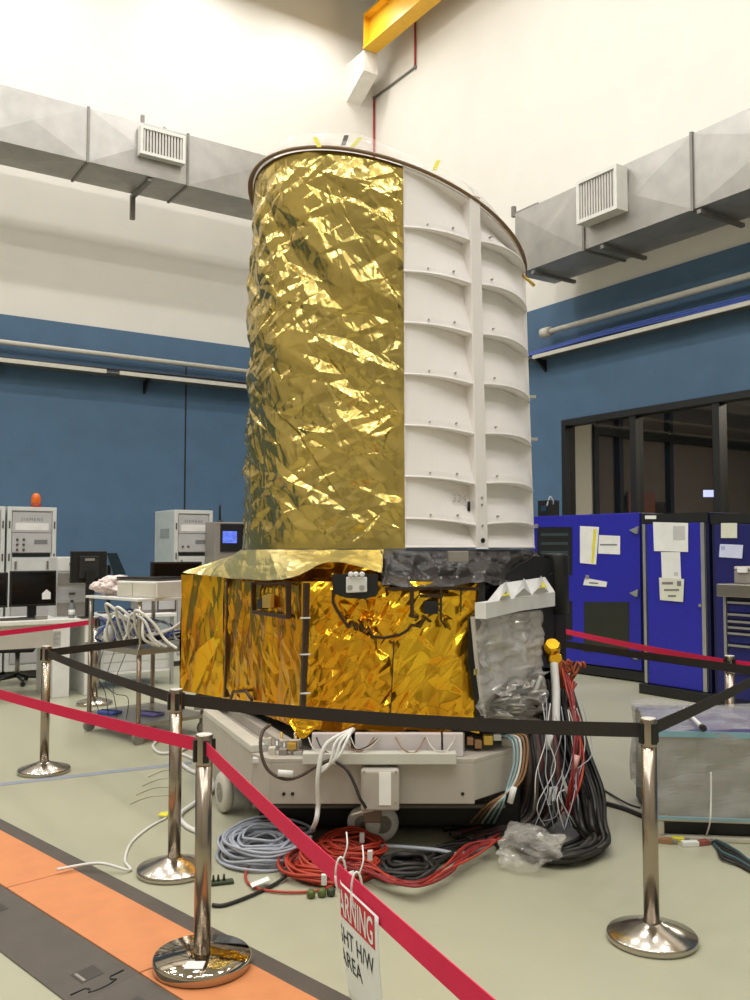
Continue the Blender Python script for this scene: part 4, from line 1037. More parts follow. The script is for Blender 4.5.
# white hose loops on the floor between the chrome posts
wl = [(208, 835), (188, 827), (180, 815), (196, 802), (213, 790), (210, 778), (190, 770), (176, 757), (186, 748), (205, 744)]
cable('white_hose', [F(x, y, .016) for x, y in wl], .016, CABW, 'white hose snaking on the floor between the two chrome posts', 'hose')
wl2 = [(175, 743), (160, 740), (153, 746), (160, 753), (178, 753), (196, 760)]
cable('white_hose', [F(x, y, .014) for x, y in wl2], .013, CABW, 'thin white hose loop on the floor beside the cable cart casters', 'hose')
wl3 = [(204, 838), (186, 832), (176, 818)]
for k in range(4):
    x0 = 130+6*k; cable('thin_wire', [F(x0, 800-9*k+4, .004), F(x0+18, 797-9*k, .004), F(x0+40, 795-8*k, .004)], .0035, mat('wire_pale', (190, 186, 160), .5), 'thin pale wire lying on the floor behind the yellow tagged wire', group='thin pale wires on the floor')
ww = [EP(a_seam1+.01, N0+N1+.26, .062), EP(a_seam1+.06, N0+N3-.03, .056), EP(a_seam1+.16, N0+N3+.10, .012), F(125, 860, .008), F(131, 843, .008), F(148, 828, .008), F(166, 818, .008)]
cable('white_wire', ww, .008, CABW, 'white wire with yellow tag coming out of the cable protector', k=10)
pt = F(164, 819); tag(MB().hexa([pt+Vector(v) for v in ((-.04, 0, .018), (.02, -.01, .018), (.03, .05, .03), (-.03, .05, .025))], (0, 0, .006)).build('wire_tag', YTAG, world=True), 'small yellow tag on the white wire', 'tag')
cable('black_cable', [F(212, 905, .012), F(225, 905, .010), F(250, 896, .010), F(275, 884, .012), F(288, 874, .03)], .010, CABK, 'black cable end on the floor in front of the grey coil')
pk = F(222, 884)
ck = root('cable_clip', pk, .3, 'small dark green clip lying on the floor by the grey coil', 'clip')
MB().box(-.06, .06, -.025, .025, 0, .018).build('clip_body', DKGRN, ck, bev=.004)
for x in (-.045, -.02, .01): MB().lathe([(.008, .018), (.005, .05)], (x, 0, 0), 8).build('clip_pin', DKGRN, ck)
for i, (x, y) in enumerate(((311, 898), (322, 897), (331, 896))):
    p = F(x, y); tag(MB().lathe([(.014, 0), (.022, .008), (.022, .03), (.012, .042)], p, 14).build('green_plug', GREEN if i != 2 else DKGRN, world=True), 'round green connector cap on the floor before the orange-red coil', 'connector cap', 'green connector caps')
for i, (x, y, d_) in enumerate(((362, 857, 4.9), (370, 876, 4.75), (324, 891, 4.75))):
    p = F(x, y); p.z = .08 if i < 2 else .03
    tag(MB().box(p.x-.014, p.x+.014, p.y-.012, p.y+.012, p.z, p.z+.055).build('cable_connector', PAPER, world=True, bev=.004), ['white cable connector on top of the orange-red coil', 'white cable connector below the red belt near the sign ties', 'white cable connector at the edge of the orange-red coil'][i], 'connector', 'white cable connectors')
tg = F(256, 886); tag(MB().hexa([F(250, 884, .02), F(252, 888, .02), F(270, 881, .03), F(268, 877, .03)], (0, 0, .004)).build('cable_tag', PAPER, world=True), 'white tag strip on the grey coil', 'tag')

# ------------------------------------------------------------------ hanging bundle at the spacecraft side
random.seed(5)
GH = 'black cables hanging from the spacecraft side to the floor'
for i in range(26):
    a = random.gauss(0, 1); b = random.gauss(0, 1); t = i/25
    x0 = 543 + 24*t + a*2
    pts = [P(x0, 678+18*random.random(), 6.25), P(x0+4+3*a, 716, 6.05+.03*b), P(552+34*t+3*a, 752, 5.9+.05*b), P(564+36*t+3*a, 790, 5.75+.05*b),
           F(572+32*t+2*a, 822+3*b, .10+.02*(i % 4)), F(584+22*t+2*a, 838+5*t+2*b, .03+.015*(i % 5)), F(566+12*t+3*a, 848+8*t+2*b, .03+.015*(i % 4)), F(545+6*a, 850+6*t+2*b, .03+.01*(i % 3)), F(520+5*a, 838+4*b, .03)]
    cable('black_cable', pts, random.choice((.011, .013, .016)), CABK, 'black cable hanging from the spacecraft side and curving along the floor', group=GH, n=6, k=6)
GD = 'dark cables dropping behind the trolley corner'
for i in range(30):
    t = i/29; a = random.gauss(0, 1)
    pts = [P(512+36*t, 700+8*random.random(), 6.0), P(516+34*t+2*a, 735, 5.85), P(520+34*t+2*a, 770, 5.72), F(512+36*t+4*a, 808+4*a, .12), F(492+40*t, 826+3*a, .04), F(455+40*t+4*a, 838+3*a, .03)]
    cable('dark_cable', pts, random.choice((.012, .016, .022)), [CABK, CABK, mat('cable_brown', (78, 64, 56), .5), CABK, mat('cable_maroon', (84, 40, 38), .5)][i % 5], 'dark cable dropping behind the trolley corner to the floor', group=GD, n=6, k=6)
for i in range(9):
    g = lambda k: random.gauss(0, k)
    cable('red_cable', [P(562+3*i*.6, 668+2*i, 6.1), P(570+g(2), 695, 5.9+g(.02)), P(578+g(3), 725, 5.75+g(.03)), P(578+g(3), 755, 5.62+g(.03)), P(574+g(3.5), 785, 5.5+g(.03)), F(566+g(4), 815, .15)], .0065, CABR if i % 3 else CABO, 'dark red cable hanging among the black bundle', group='red cables in the hanging bundle')
for i in range(9):
    a = random.uniform(-9, 9); b = random.uniform(0, 16)
    cable('orange_pigtail', [P(562+a*.4, 688, 6.15), P(567+a, 676-b*.3, 6.1), P(571+a*1.4, 664-b*.3, 6.1+.01*i), P(577+a, 662+b, 6.08)], .009, mat('cable_rust', (156, 74, 40), .5), 'rust-orange cable end tied at the top of the hanging bundle', group='rust-orange cable ends')
cable('white_strap', [P(554, 664, 6.12), P(556, 690, 6.0), P(556, 715, 5.9), P(556, 728, 5.85)], .028, CABW, 'wide white strap hanging below the yellow cap', 'strap')
for i, m in enumerate((CABT, CABT, CABW, CABN, CABN)):
    cable('thin_cable', [P(501+3*i, 735, 5.5), P(512+3.5*i, 741-i, 5.4), P(514+3.2*i, 762, 5.36), P(508+2.5*i, 785, 5.34), P(502-4*i, 806, 5.34), F(492-6*i, 826, .03)], .0065, m,
          ['pale turquoise cable looping down the trolley corner', 'pale turquoise cable looping down the trolley corner', 'thin white cable looping down the trolley corner', 'tan cable looping down the trolley corner', 'tan cable looping down the trolley corner'][i], group=['turquoise corner cables', 'turquoise corner cables', 'white corner cable', 'tan corner cables', 'tan corner cables'][i])
# white tag loops on the bundle
for k, (x, y, dd, lab) in enumerate(((512, 795, 5.3, 'white sleeve on the pale turquoise cables'), (553, 796, 5.6, 'white loop tag on the hanging black bundle'), (549, 742, 5.75, 'slim white tag high on the hanging black bundle'), (540, 836, 5.2, 'white tag on the floor beside the plastic bag'), (575, 763, 5.55, 'pink-white sleeve on the hanging red cables'))):
    p = P(x, y, dd)
    if k == 1: o = MB().tube([p+Vector(v) for v in ((-.03, 0, -.05), (-.01, 0, .05), (.02, 0, .055), (.0, 0, -.05))], .011, 6, closed=True).build('cable_tag', PAPER, world=True)
    else: o = MB().tube([p-Vector((.012, 0, .045 if k != 3 else .01)), p+Vector((.012, 0, .045 if k != 3 else .01))], .018, 8).build('cable_tag', PAPER if k != 4 else mat('tag_pink', (216, 170, 164), .5), world=True)
    tag(o, lab, 'tag')
GL = 'thin pale leads in the hanging bundle'
for i in range(11):
    g = lambda k: random.gauss(0, k)
    cable('thin_lead', [P(542+4*i+g(3), 708+g(5), 5.8), P(543+4.5*i+g(4), 742+g(5), 5.68+g(.03)), P(538+4.5*i+g(6), 772+g(5), 5.58+g(.04)), P(534+4*i+g(6), 800+g(6), 5.45), F(538+4*i+g(8), 826+g(4), .1)], .0032, CABW if i % 3 == 0 else CABG, 'thin pale lead hanging over the dark cable bundle', group=GL)
# crumpled clear plastic bag at the end of the bundle
def bag(c, sx, sy, sz, seed, label, m):
    bm = MB(); nu, nv = 72, 40; Gb = np.zeros((nu, nv, 3))
    h = folds(2.2, 1.1, nu, nv, [dict(size=.22, seed=seed, slope=1.1, stretch=1.4, ang=.5), dict(size=.10, seed=seed+1, slope=1.0, stretch=1.6, ang=-.6), dict(size=.05, seed=seed+2, slope=.9, stretch=1.4, ang=.9)])
    for j in range(nv):
        for i in range(8): h[nu-1-i, j] = h[nu-1-i, j]*(i/8) + h[0, j]*(1-i/8)
    for i in range(nu):
        for j in range(nv):
            a = 2*pi*i/(nu-1); b = pi*j/(nv-1); r = 1 + h[i, j]*1.5*sin(b)
            Gb[i, j] = (c.x + sx*r*sin(b)*cos(a), c.y + sy*r*sin(b)*sin(a), max(.004, c.z + sz*r*cos(b)))
    o = bm.grid(Gb).build('plastic_bag', m, world=True); return tag(o, label, 'plastic bag')
pb_ = F(528, 866); bag(Vector((pb_.x, pb_.y, .085)), .16, .13, .10, 3, 'crumpled clear plastic bag on the floor at the end of the cables', FILMC)
# ================================================================== FAR EQUIPMENT (u, v frame)
def U_at(px, v): r = ray(px, 500); d = v/r.dot(B_); return d*r.dot(A_)
def Z_at(px, py, v): return hit(px, py, UV(0, v), B_).z
def rack(u0, u1, v, ztop, depth, label, kind):
    t = root('equipment_rack', UV(u0, v, 0), ANG, label, 'rack', 'white equipment racks'); W = u1-u0; f = .055
    MB().box(0, W, .03, depth, .08, ztop).build('housing', RACKS, t, bev=.008)
    MB().box(.03, W-.03, .05, depth-.03, 0, .08).build('plinth', DGREY, t)
    fr = MB(); fr.box(0, f, 0, .03, .08, ztop); fr.box(W-f, W, 0, .03, .08, ztop); fr.box(f, W-f, 0, .03, ztop-f, ztop); fr.box(f, W-f, 0, .03, .08, .16)
    fr.build('front_frame', RACK, t, bev=.004)
    def panel(z0, z1, m, name='front_panel', y=.008): return MB().box(f+.01, W-f-.01, y, .03, z0, z1).build(name, m, t, bev=.003)
    h = ztop-f
    p1 = panel(h-.30, h-.02, RACKP); 
    vs, fs = text_mesh('SIEMENS', .062, 'CENTER', .001, 1.35); MB().add([(W/2+v_.x, .006-v_.z, h-.14+v_.y) for v_ in vs], fs).build('lettering', INKG, p1)
    MB().box(f+.05, W-f-.05, .003, .008, h-.27, h-.17).build('white_strip', WHITEP, p1)
    p2 = panel(h-.58, h-.31, RACKP)
    for i in range(6 if kind == 'A' else 2):
        x = f+.08+.085*(i % 2); z = h-.40-.07*(i//2) if kind == 'A' else h-.50
        MB().lathe([(.018, 0), (.014, .02)], (x, .008, z), 12, M=Matrix.Rotation(pi/2, 3, 'X')).build('knob', DGREY, p2)
    MB().box(W*.55, W*.82, .004, .008, h-.46, h-.40).build('display', INKG, p2)
    MB().box(f+.02, W-f-.02, .02, .03, h-.64, h-.59).build('vent_slot', BLACK, t)
    p3 = panel(h-.86, h-.65, RACK)
    for x in (f+.06, W-f-.06): MB().box(x-.012, x+.012, -.02, .008, h-.81, h-.70).build('handle', STEEL, p3)
    panel(.18, h-.88, RACKP)
    for x, z in ((f*.5, ztop-.25), (f*.5, ztop-.7), (W-f*.5, ztop-.25), (W-f*.5, ztop-.7)): MB().box(x-.01, x+.01, -.008, 0, z-.05, z+.05).build('latch', DGREY, t)
    MB().box(-.006, 0, depth*.25, depth*.7, ztop-.42, ztop-.28).build('side_vent', mat('vent_grey', (150, 158, 156), .6), t)
    return t
VR = 13.1
ra0, ra1 = U_at(8, VR), U_at(57, VR); za = Z_at(32, 507, VR)
rack(ra0, ra1, VR, za, .8, 'white equipment rack carrying the orange beacon', 'A')
rack(ra0-.03-.68, ra0-.03, VR, za, .8, 'white equipment rack cut by the picture edge, beside the beacon rack', 'A')
rb0, rb1 = U_at(175, 12.95), U_at(213, 12.95); zb = Z_at(190, 510, 12.95)
rack(rb0, rb1, 12.95, zb, .85, 'white equipment rack with grey side, beside the gold foil tube', 'B')
bc = root('beacon', UV(U_at(36, VR+.25), VR+.25, za), ANG, 'orange warning beacon on top of a white equipment rack', 'beacon')
MB().lathe([(.075, 0), (.075, .04), (.065, .05)], (0, 0, 0), 20).build('base', mat('beacon_red', (150, 50, 30), .5), bc)
MB().lathe([(.062, .05), (.066, .10), (.060, .17), (.035, .205), (.01, .21)], (0, 0, 0), 20).build('lens', AMBER, bc)
# instrument with blue screen and antenna
vi = 12.6; i0, i1 = U_at(215, vi), U_at(246, vi); zi1 = Z_at(230, 522, vi)
it = root('instrument_cabinet', UV(i0, vi, 0), ANG, 'dark instrument cabinet with small lit blue screen, partly behind the gold foil tube', 'cabinet')
MB().box(0, i1-i0, .02, .6, .05, zi1).build('housing', GREYD, it, bev=.01); MB().box(.1, i1-i0, 0, .02, zi1-.45, zi1-.03).build('front_panel', BLACK, it)
MB().box(U_at(223, vi)-i0, U_at(237, vi)-i0, -.006, 0, zi1-.32, zi1-.14).build('screen', SCREEN, it)
MB().box(.03, i1-i0-.03, .05, .55, 0, .05).build('plinth', BLACK, it)
an = root('antenna', UV(U_at(220, vi+.2), vi+.2, zi1), ANG, 'short black antenna on the dark instrument cabinet', 'antenna')
MB().lathe([(.05, 0), (.05, .02), (.02, .03)], (0, 0, 0), 14).build('base', BLACK, an); MB().lathe([(.018, .03), (.016, .25), (.008, .27)], (0, 0, 0), 10).build('whip', BLACK, an)

# white desk
VD, ZD = 11.0, .92
dk = root('desk', UV(.4, VD, 0), ANG, 'white desk with monitors in front of the beacon rack', 'desk'); DW = U_at(93, VD)-.4
MB().box(0, DW, 0, .85, ZD-.05, ZD).build('desktop', mat('desk_white', (222, 220, 212), .4), dk, bev=.006)
MB().box(0, U_at(64, VD)-.4, .02, .05, ZD-.32, ZD-.14).build('drawer_front', GREYP, dk)
MB().box(0, U_at(64, VD)-.4, .05, .8, ZD-.32, ZD-.05).build('drawer_box', CREAMP, dk)
for a, b in ((56, 73), (88, 93)): MB().box(U_at(a, VD)-.4, U_at(b, VD)-.4, .02, .80, 0, ZD-.05).build('leg', WHITEP, dk, bev=.006)
MB().box(.05, .12, .02, .80, 0, ZD-.05).build('leg', WHITEP, dk)
def monitor(px0, px1, py0, py1, v, zbase, label, back=False, tilt=0, sticker=None, stand_w=.05):
    u0, u1 = U_at(px0, v), U_at(px1, v); z1, z0 = Z_at(px0, py0, v), Z_at(px0, py1, v)
    t = root('monitor', UV((u0+u1)/2, v, zbase), ANG+tilt, label, 'monitor', 'black monitors'); W = (u1-u0)/2; z0 -= zbase; z1 -= zbase
    MB().box(-W, W, 0, .05, z0, z1).build('screen_housing', BLACK, t, bev=.008)
    gl_ = mat('screen_dark', (14, 15, 17), .12)
    if not back: MB().box(-W+.02, W-.02, -.004, 0, z0+.03, z1-.02).build('screen', gl_, t)
    else:
        MB().box(-W*.55, W*.55, -.03, 0, z0+.05, z1-.06).build('rear_cover', BLACKR, t, bev=.01)
        MB().box(-.06, .06, -.034, -.03, z1-.12, z1-.09).build('badge', GREYD, t)
    y0 = .05 if not back else -.075
    MB().box(-stand_w, stand_w, y0, y0+.045, .015, z0+.14).build('stand', BLACK, t); MB().box(-.13, .13, y0-.08, y0+.12, 0, .015).build('foot', BLACK, t, bev=.004)
    if sticker: MB().hexa([(sticker, -.006, z0+.08), (sticker+.10, -.006, z0+.08), (sticker+.10, -.006, z0+.16), (sticker+.05, -.006, z0+.20), (sticker, -.006, z0+.15)], (0, .003, 0)).build('sticker', PAPER, t)
    return t
monitor(12, 58, 571, 607, 11.3, ZD, 'black monitor with white sticker on the white desk', sticker=.10)
monitor(-38, 10, 573, 609, 11.3, ZD, 'black monitor cut by the picture edge on the white desk')
monitor(72, 108, 551, 583, 11.15, ZD, 'tall black monitor seen from its back beside the white desk monitors', back=True)
monitor(107, 127, 554, 576, 11.9, ZD-.0, 'black monitor turned sideways behind the back-facing monitor', tilt=-.9) if False else None
kb = root('keyboard', UV(U_at(24, 11.05), 11.1, ZD), ANG, 'dark keyboard lying on the white desk', 'keyboard')
MB().box(-.22, .22, 0, .14, 0, .02).build('case', DGREY, kb, bev=.004)
for i in range(4): MB().box(-.205, .205, .012+.031*i, .036+.031*i, .02, .027).build('key_row', BLACK, kb)
ca = root('cable_adapter', UV(U_at(45, 11.05), 11.12, ZD), ANG+.3, 'small grey adapter box with plug on the white desk', 'adapter'); MB().box(-.07, .07, -.03, .03, 0, .05).build('case', GREYD, ca, bev=.008); MB().box(.07, .11, -.015, .015, .01, .035).build('plug', PAPER, ca)
btl = root('bottle', UV(U_at(76, 11.1), 11.2, ZD), ANG, 'small clear bottle with white label on the white desk', 'bottle')
MB().lathe([(.035, 0), (.037, .02), (.037, .13), (.015, .17), (.015, .19)], (0, 0, 0), 16).build('body', mat('bottle_grey', (120, 122, 124), .15), btl); MB().lathe([(.018, .19), (.018, .215)], (0, 0, 0), 12).build('cap', BLACK, btl); MB().lathe([(.038, .04), (.038, .10)], (0, 0, 0), 16).build('label_band', PAPER, btl)
# instrument stack behind the tall monitor
s0, s1 = U_at(58, 11.45), U_at(89, 11.45)
ist = root('instrument_stack', UV(s0, 11.45, ZD), ANG, 'stack of pale instrument drawers on the desk, behind the back-facing monitor', 'instrument')
zt = Z_at(65, 557, 11.45)-ZD
MB().box(0, s1-s0, .01, .38, 0, zt).build('housing', RACK, ist, bev=.005)
for k in range(4): 
    dr_ = MB().box(.015, s1-s0-.015, 0, .01, zt*(k+.08)/4, zt*(k+.92)/4).build('drawer', [GREYD, RACKP, GREYD, WHITEP][k], ist); MB().box((s1-s0)*.4, (s1-s0)*.6, -.012, 0, zt*(k+.45)/4, zt*(k+.6)/4).build('handle', DGREY, dr_)
# tilted display panel behind
tp = root('display_panel', UV(U_at(114, 11.6), 11.75, ZD), ANG, 'thin dark display panel leaning behind the back-facing monitor', 'display')
q = [hit(x, y, UV(0, 11.6), B_) for x, y in ((107, 553), (117, 553), (126, 574), (114, 577))]
MB().hexa(q, B_*.04).build('panel', mat('panel_teal', (30, 48, 56), .2), tp, world=True); MB().box(-.02, .02, .0, .05, 0, zt*.85).build('stand', BLACK, tp); MB().box(-.12, .12, -.05, .1, 0, .012).build('foot', BLACK, tp)
# desk extension that carries the panel
de = root('side_table', UV(U_at(95, 11.25), 11.25, 0), ANG, 'pale side table standing behind the wheeled cable cart', 'table'); WE = U_at(178, 11.25)-U_at(95, 11.25)
MB().box(0, WE, 0, .8, ZD-.04, ZD).build('tabletop', WHITEP, de, bev=.004)
for x in (.02, WE-.06):
    for y in (.03, .73): MB().box(x, x+.04, y, y+.04, 0, ZD-.04).build('leg', ALU, de)
MB().box(.06, WE-.06, .05, .75, .18, .20).build('shelf', WHITEP, de)
wb_ = root('drawer_unit', UV(U_at(104, 11.35), 11.35, .20), ANG, 'low white drawer unit on the shelf under the pale side table', 'drawers'); WW = U_at(172, 11.35)-U_at(104, 11.35)
MB().box(0, WW, .01, .55, 0, .46).build('housing', WHITEP, wb_, bev=.004)
for k in range(4): MB().box(.02, WW-.02, 0, .01, .02+.11*k, .115+.11*k).build('drawer', RACK, wb_)
for i, (px, m, lab) in enumerate(((150, GREYD, 'grey instrument box on the pale side table'), (168, DGREY, 'dark instrument box on the pale side table'))):
    uu = U_at(px, 11.5); b_ = root('instrument_box', UV(uu, 11.5, ZD), ANG, lab, 'instrument'); MB().box(-.14, .14, 0, .3, 0, .22+.05*i).build('case', m, b_, bev=.01); MB().box(-.11, .11, -.006, 0, .04, .18).build('front_panel', RACKP, b_)
# swivel chair under the desk
pc_ = P(17, 677, 11.85); oc = root('office_chair', (pc_.x, pc_.y, 0), .3, 'office chair with five-star base tucked under the white desk', 'chair')
MB().lathe([(.03, .09), (.03, .42)], (0, 0, 0), 14).build('gas_column', STEEL, oc)
for k in range(5):
    a = 2*pi*k/5; e = Vector((.30*cos(a), .30*sin(a), .075))
    l = MB().tube([(0, 0, .11), e], [.028, .018], 8).build('leg', BLACK, oc); MB().tube([e+Vector((0, -.02, -.045)), e+Vector((0, .02, -.045))], .030, 12).build('caster', BLACK, l)
MB().box(-.22, .22, -.22, .22, .42, .49).build('seat', BLACKR, oc, bev=.03); 
MB().tube([(0, .18, .44), (0, .26, .46), (0, .27, .55)], .02, 8).build('back_support', BLACK, oc); MB().box(-.2, .2, .24, .29, .52, .585).build('backrest', BLACKR, oc, bev=.02)

# ------------------------------------------------------------------ wheeled cable cart
c1, c2 = Vector((-2.82, 8.80, 0)), Vector((-2.13, 8.14, 0)); ex = (c2-c1); CL = ex.length; ra = atan2(ex.y, ex.x); CD = .78; SS = mat('cart_steel', (176, 170, 158), .3, .8)
ct_ = root('cable_cart', c1, ra, 'wheeled metal cart with three shelves, piled with cables', 'cart')
for z, th in ((.15, .035), (.80, .05), (1.28, .025)):
    MB().box(0, CL, 0, CD, z, z+th).build('shelf', SS if z < 1 else WHITEP, ct_, bev=.004)
for x in (.04, CL-.04):
    for y in (.04, CD-.04):
        MB().tube([(x, y, .185), (x, y, .80)], .022, 10).build('post', mat('post_belt_reflection', (150, 132, 118), .3, .7), ct_); MB().tube([(x, y, .85), (x, y, 1.28)], .02, 10).build('post', SS, ct_)  # brown of the lower posts stands for the red belt reflected in them
        cs = MB().box(x-.025, x+.025, y-.02, y+.02, .105, .15).build('caster_fork', SS, ct_)
        MB().tube([(x-.018, y, .055), (x+.018, y, .055)], .055, 18).build('caster_wheel', GREYD, cs)
Cl = lambda x, y, z: c1 + Matrix.Rotation(ra, 3, 'Z') @ Vector((x, y, z))
GC = 'white cables looping over the cart tray'
for i in range(6):
    a = random.uniform(-.09, .09); x0 = .28+.11*i+random.uniform(-.05, .05)
    cable('white_cable', [Cl(x0, .10+a, .86), Cl(x0+.06, .02, 1.02+a), Cl(x0+.16, .0-a, 1.17+a), Cl(x0+.28, .06, 1.10), Cl(x0+.36, .10+a, .95), Cl(x0+.42+a, .2, .87)], .013, CABW, 'white cable looping up from the cart tray', group=GC)
GP = 'purple-blue cables heaped on the cart tray'
for i in range(14):
    r_ = lambda a, b: random.uniform(a, b)
    cable('purple_cable', [Cl(r_(.05, .3), r_(.05, .4), .86), Cl(r_(.2, .4), r_(.0, .4), r_(.90, 1.1)), Cl(r_(.4, .6), r_(.05, .4), r_(.88, 1.2)), Cl(r_(.6, .8), r_(.1, .5), r_(.88, 1.1)), Cl(r_(.85, 1.0), r_(.1, .6), r_(.9, 1.0))], .010, [PURP, CABU, CABG][i % 3], ['purple', 'blue', 'grey'][i % 3]+' cable heaped on the cart tray', group=['purple', 'blue', 'grey'][i % 3]+' cables heaped on the cart tray')
for i in range(3):
    cable('white_cable', [Cl(.62+.02*i, .0, .86), Cl(.75, .10, .93), Cl(.90+.03*i, .3, 1.0), Cl(.98, .55, 1.05+.04*i), Cl(1.0, .72, 1.15)], .012, CABW, 'white cable running along the cart tray towards the gold foil', group='white cables along the cart tray')
wj = root('white_jar', Cl(.28, .10, .85), ra, 'white bulb-shaped object among the cables on the cart tray', 'jar'); MB().lathe([(.03, 0), (.055, .05), (.05, .14), (.02, .19)], (0, 0, 0), 16).build('body', WHITEP, wj); MB().lathe([(.02, .19), (.02, .22)], (0, 0, 0), 12).build('cap', ORG, wj)
sx_ = root('instrument_box', Cl(.50, .05, 1.305), ra+.25, 'white instrument box on the top shelf of the cable cart', 'instrument'); MB().box(0, .50, 0, .45, 0, .15).build('case', WHITEP, sx_, bev=.008); MB().box(.02, .48, -.006, 0, .015, .135).build('front_panel', CREAMP, sx_); MB().box(.20, .205, -.008, -.006, .015, .135).build('groove', GREYD, sx_)
lt = root('laptop', Cl(.40, .10, 1.456), ra+.25, 'closed dark laptop on the white instrument box', 'laptop'); MB().box(0, .5, 0, .36, 0, .018).build('base', DGREY, lt, bev=.004); MB().box(0, .5, 0, .36, .02, .036).build('lid', BLACK, lt, bev=.004)
pbg = Cl(.20, .18, 1.36); bag(Vector((pbg.x, pbg.y, 1.40)), .17, .12, .095, 8, 'pinkish white plastic bag on the top shelf of the cable cart', mat('bag_pinkish', (222, 206, 200), .4))
m3 = root('monitor', Cl(.62, .62, 1.305), ANG, 'wide black monitor behind the closed laptop on the cable cart', 'monitor', 'black monitors')
MB().box(-.25, .27, 0, .04, .10, .325).build('screen_housing', BLACK, m3, bev=.006); MB().box(-.22, .24, -.004, 0, .12, .305).build('screen', MATS['screen_dark'], m3); MB().box(-.03, .05, .04, .08, .01, .2).build('stand', BLACK, m3); MB().box(-.12, .14, -.03, .12, 0, .01).build('foot', BLACK, m3)
for x, y, w_, m, lab in ((.28, .12, .20, CABU, 'flat blue pouch on the bottom shelf of the cable cart'), (.62, .35, .24, PURP, 'flat purple pouch on the bottom shelf of the cable cart')):
    p = root('pouch', Cl(x, y, .185), ra+.3, lab, 'pouch'); MB().box(-w_/2, w_/2, -.07, .07, 0, .03).build('bag', m, p, bev=.01); MB().box(-w_/2, w_/2, -.012, .012, .03, .035).build('zip', CABK, p)
GB = 'thin dark wires hanging from the cart tray'
for i in range(4): cable('thin_wire', [Cl(.12+.2*i, .02, .80), Cl(.16+.17*i, -.015-.02*i, .62-.05*i), Cl(.10+.2*i+.05*(i%2), .03, .4), Cl(.2+.16*i, .06, .19)], .0035, CABK, 'thin dark wire hanging from the cart tray to the bottom shelf', group=GB)

# ================================================================== BLUE CABINETS
def fpatch(poly, p0, n, off, th, name, m, parent, bev=0):
    pts = [hit(x, y, Vector(p0) + n*off, n) for x, y in poly]; return MB().hexa(pts, -n*th).build(name, m, parent, world=True, bev=bev)
def rect(x0, y0, x1, y1): return [(x0, y1), (x1, y1), (x1, y0), (x0, y0)]
def face_frame(pa, pb):
    d_ = (pb-pa); d_.z = 0; L_ = d_.length; d_.normalize(); return d_, Vector((d_.y, -d_.x, 0)) if Vector((d_.y, -d_.x, 0)).dot(pa) < 0 else Vector((-d_.y, d_.x, 0)), L_, atan2(d_.y, d_.x)
# test chamber
pa, pb = P(530, 549, 13.45), P(641, 549, 11.9); pa.z = pb.z = 0; dd, nn, LL, aa = face_frame(pa, pb)
ch = root('test_chamber', pa, aa, 'large blue test chamber cabinet with dark windows, beside the spacecraft', 'cabinet')
zt = hit(600, 514, pa, nn).z
MB().box(0, LL, .03, 1.0, .14, zt).build('housing', NAVY, ch, bev=.01)
MB().box(.02, LL+.05, .0, .95, .02, .14).build('plinth', BLACK, ch)
dr = MB().box(0, LL-.02, 0, .03, .16, zt).build('door', CABB, ch, bev=.006)
fpatch(rect(537, 527, 572, 575), pa, nn, .004, .02, 'dark_window', BLACK, dr)
fpatch(rect(562, 601, 572, 640), pa, nn, .004, .02, 'dark_window', BLACK, dr)
wdw = fpatch(rect(584, 602, 629, 652), pa, nn, .004, .02, 'dark_window', mat('window_murky', (44, 46, 38), .15), dr)
for y in (533, 542, 551, 560, 569):
    fpatch(rect(541, y, 568, y+3), pa, nn, .008, .004, 'window_shelf', mat('murk_grey', (50, 62, 66), .4), dr)
for (x, y) in ((633, 530), (633, 593), (633, 656)):
    fpatch([(637, y+4), (638, y-4), (634, y-2), (629, y), (634, y+3)], pa, nn, .03, .03, 'hinge', ALU, dr)
for (x, y) in ((536, 526), (560, 645), (570, 644), (587, 577)): fpatch(rect(x-1.6, y-2, x+1.6, y+2), pa, nn, .02, .02, 'latch', ALU, dr)
lb_ = fpatch([(583, 585), (606, 587), (607, 582), (585, 578)], pa, nn, .014, .012, 'label_plate', PAPER, dr)
fpatch([(589, 583.6), (598, 584), (598, 582.6), (589, 582)], pa, nn, .016, .002, 'lettering', INKG, lb_)
def paper(name, poly, p0, n, m, label, lines=(), off=.012):
    t = root(name, hit(sum(p[0] for p in poly)/len(poly), max(p[1] for p in poly), Vector(p0)+n*off, n), ANG, label, 'paper')
    fpatch(poly, p0, n, off, .003, 'sheet', m, t)
    for (l, mm) in lines: fpatch(l, p0, n, off+.0015, .0015, 'print', mm, t)
    return t
paper('notice_sheet', [(580, 563), (596, 564.5), (599, 527), (580, 526)], pa, nn, PAPER, 'tall white sheet with yellow edge on the blue test chamber door', [([(591, 563), (593.5, 563.3), (596.5, 529), (593.5, 529)], YTAG)])
paper('notice_sheet', [(598, 553.5), (620, 554.5), (620, 536), (599, 535)], pa, nn, PAPER, 'small white sheet beside the tall sheet on the blue test chamber door', [(rect(600, 544, 617, 545.5), INKG)], .008)
bx_ = root('black_box', pa + dd*.12 + Vector((0, 0, zt)) - nn*.2, aa, 'small black box on top of the blue test chamber', 'box'); MB().box(-.05, .20, -.1, .1, 0, .24).build('case', BLACK, bx_, bev=.006); MB().box(.02, .12, -.105, -.1, .08, .16).build('front_panel', mat('panel_teal2', (30, 60, 80), .3), bx_)
cable('grey_cable', [P(549, 511, 13.3), P(553, 503, 13.3), P(552, 499, 13.3), P(550, 497, 13.3), P(547, 506, 13.3)], .012, CABG, 'grey cable loop standing on the blue test chamber')
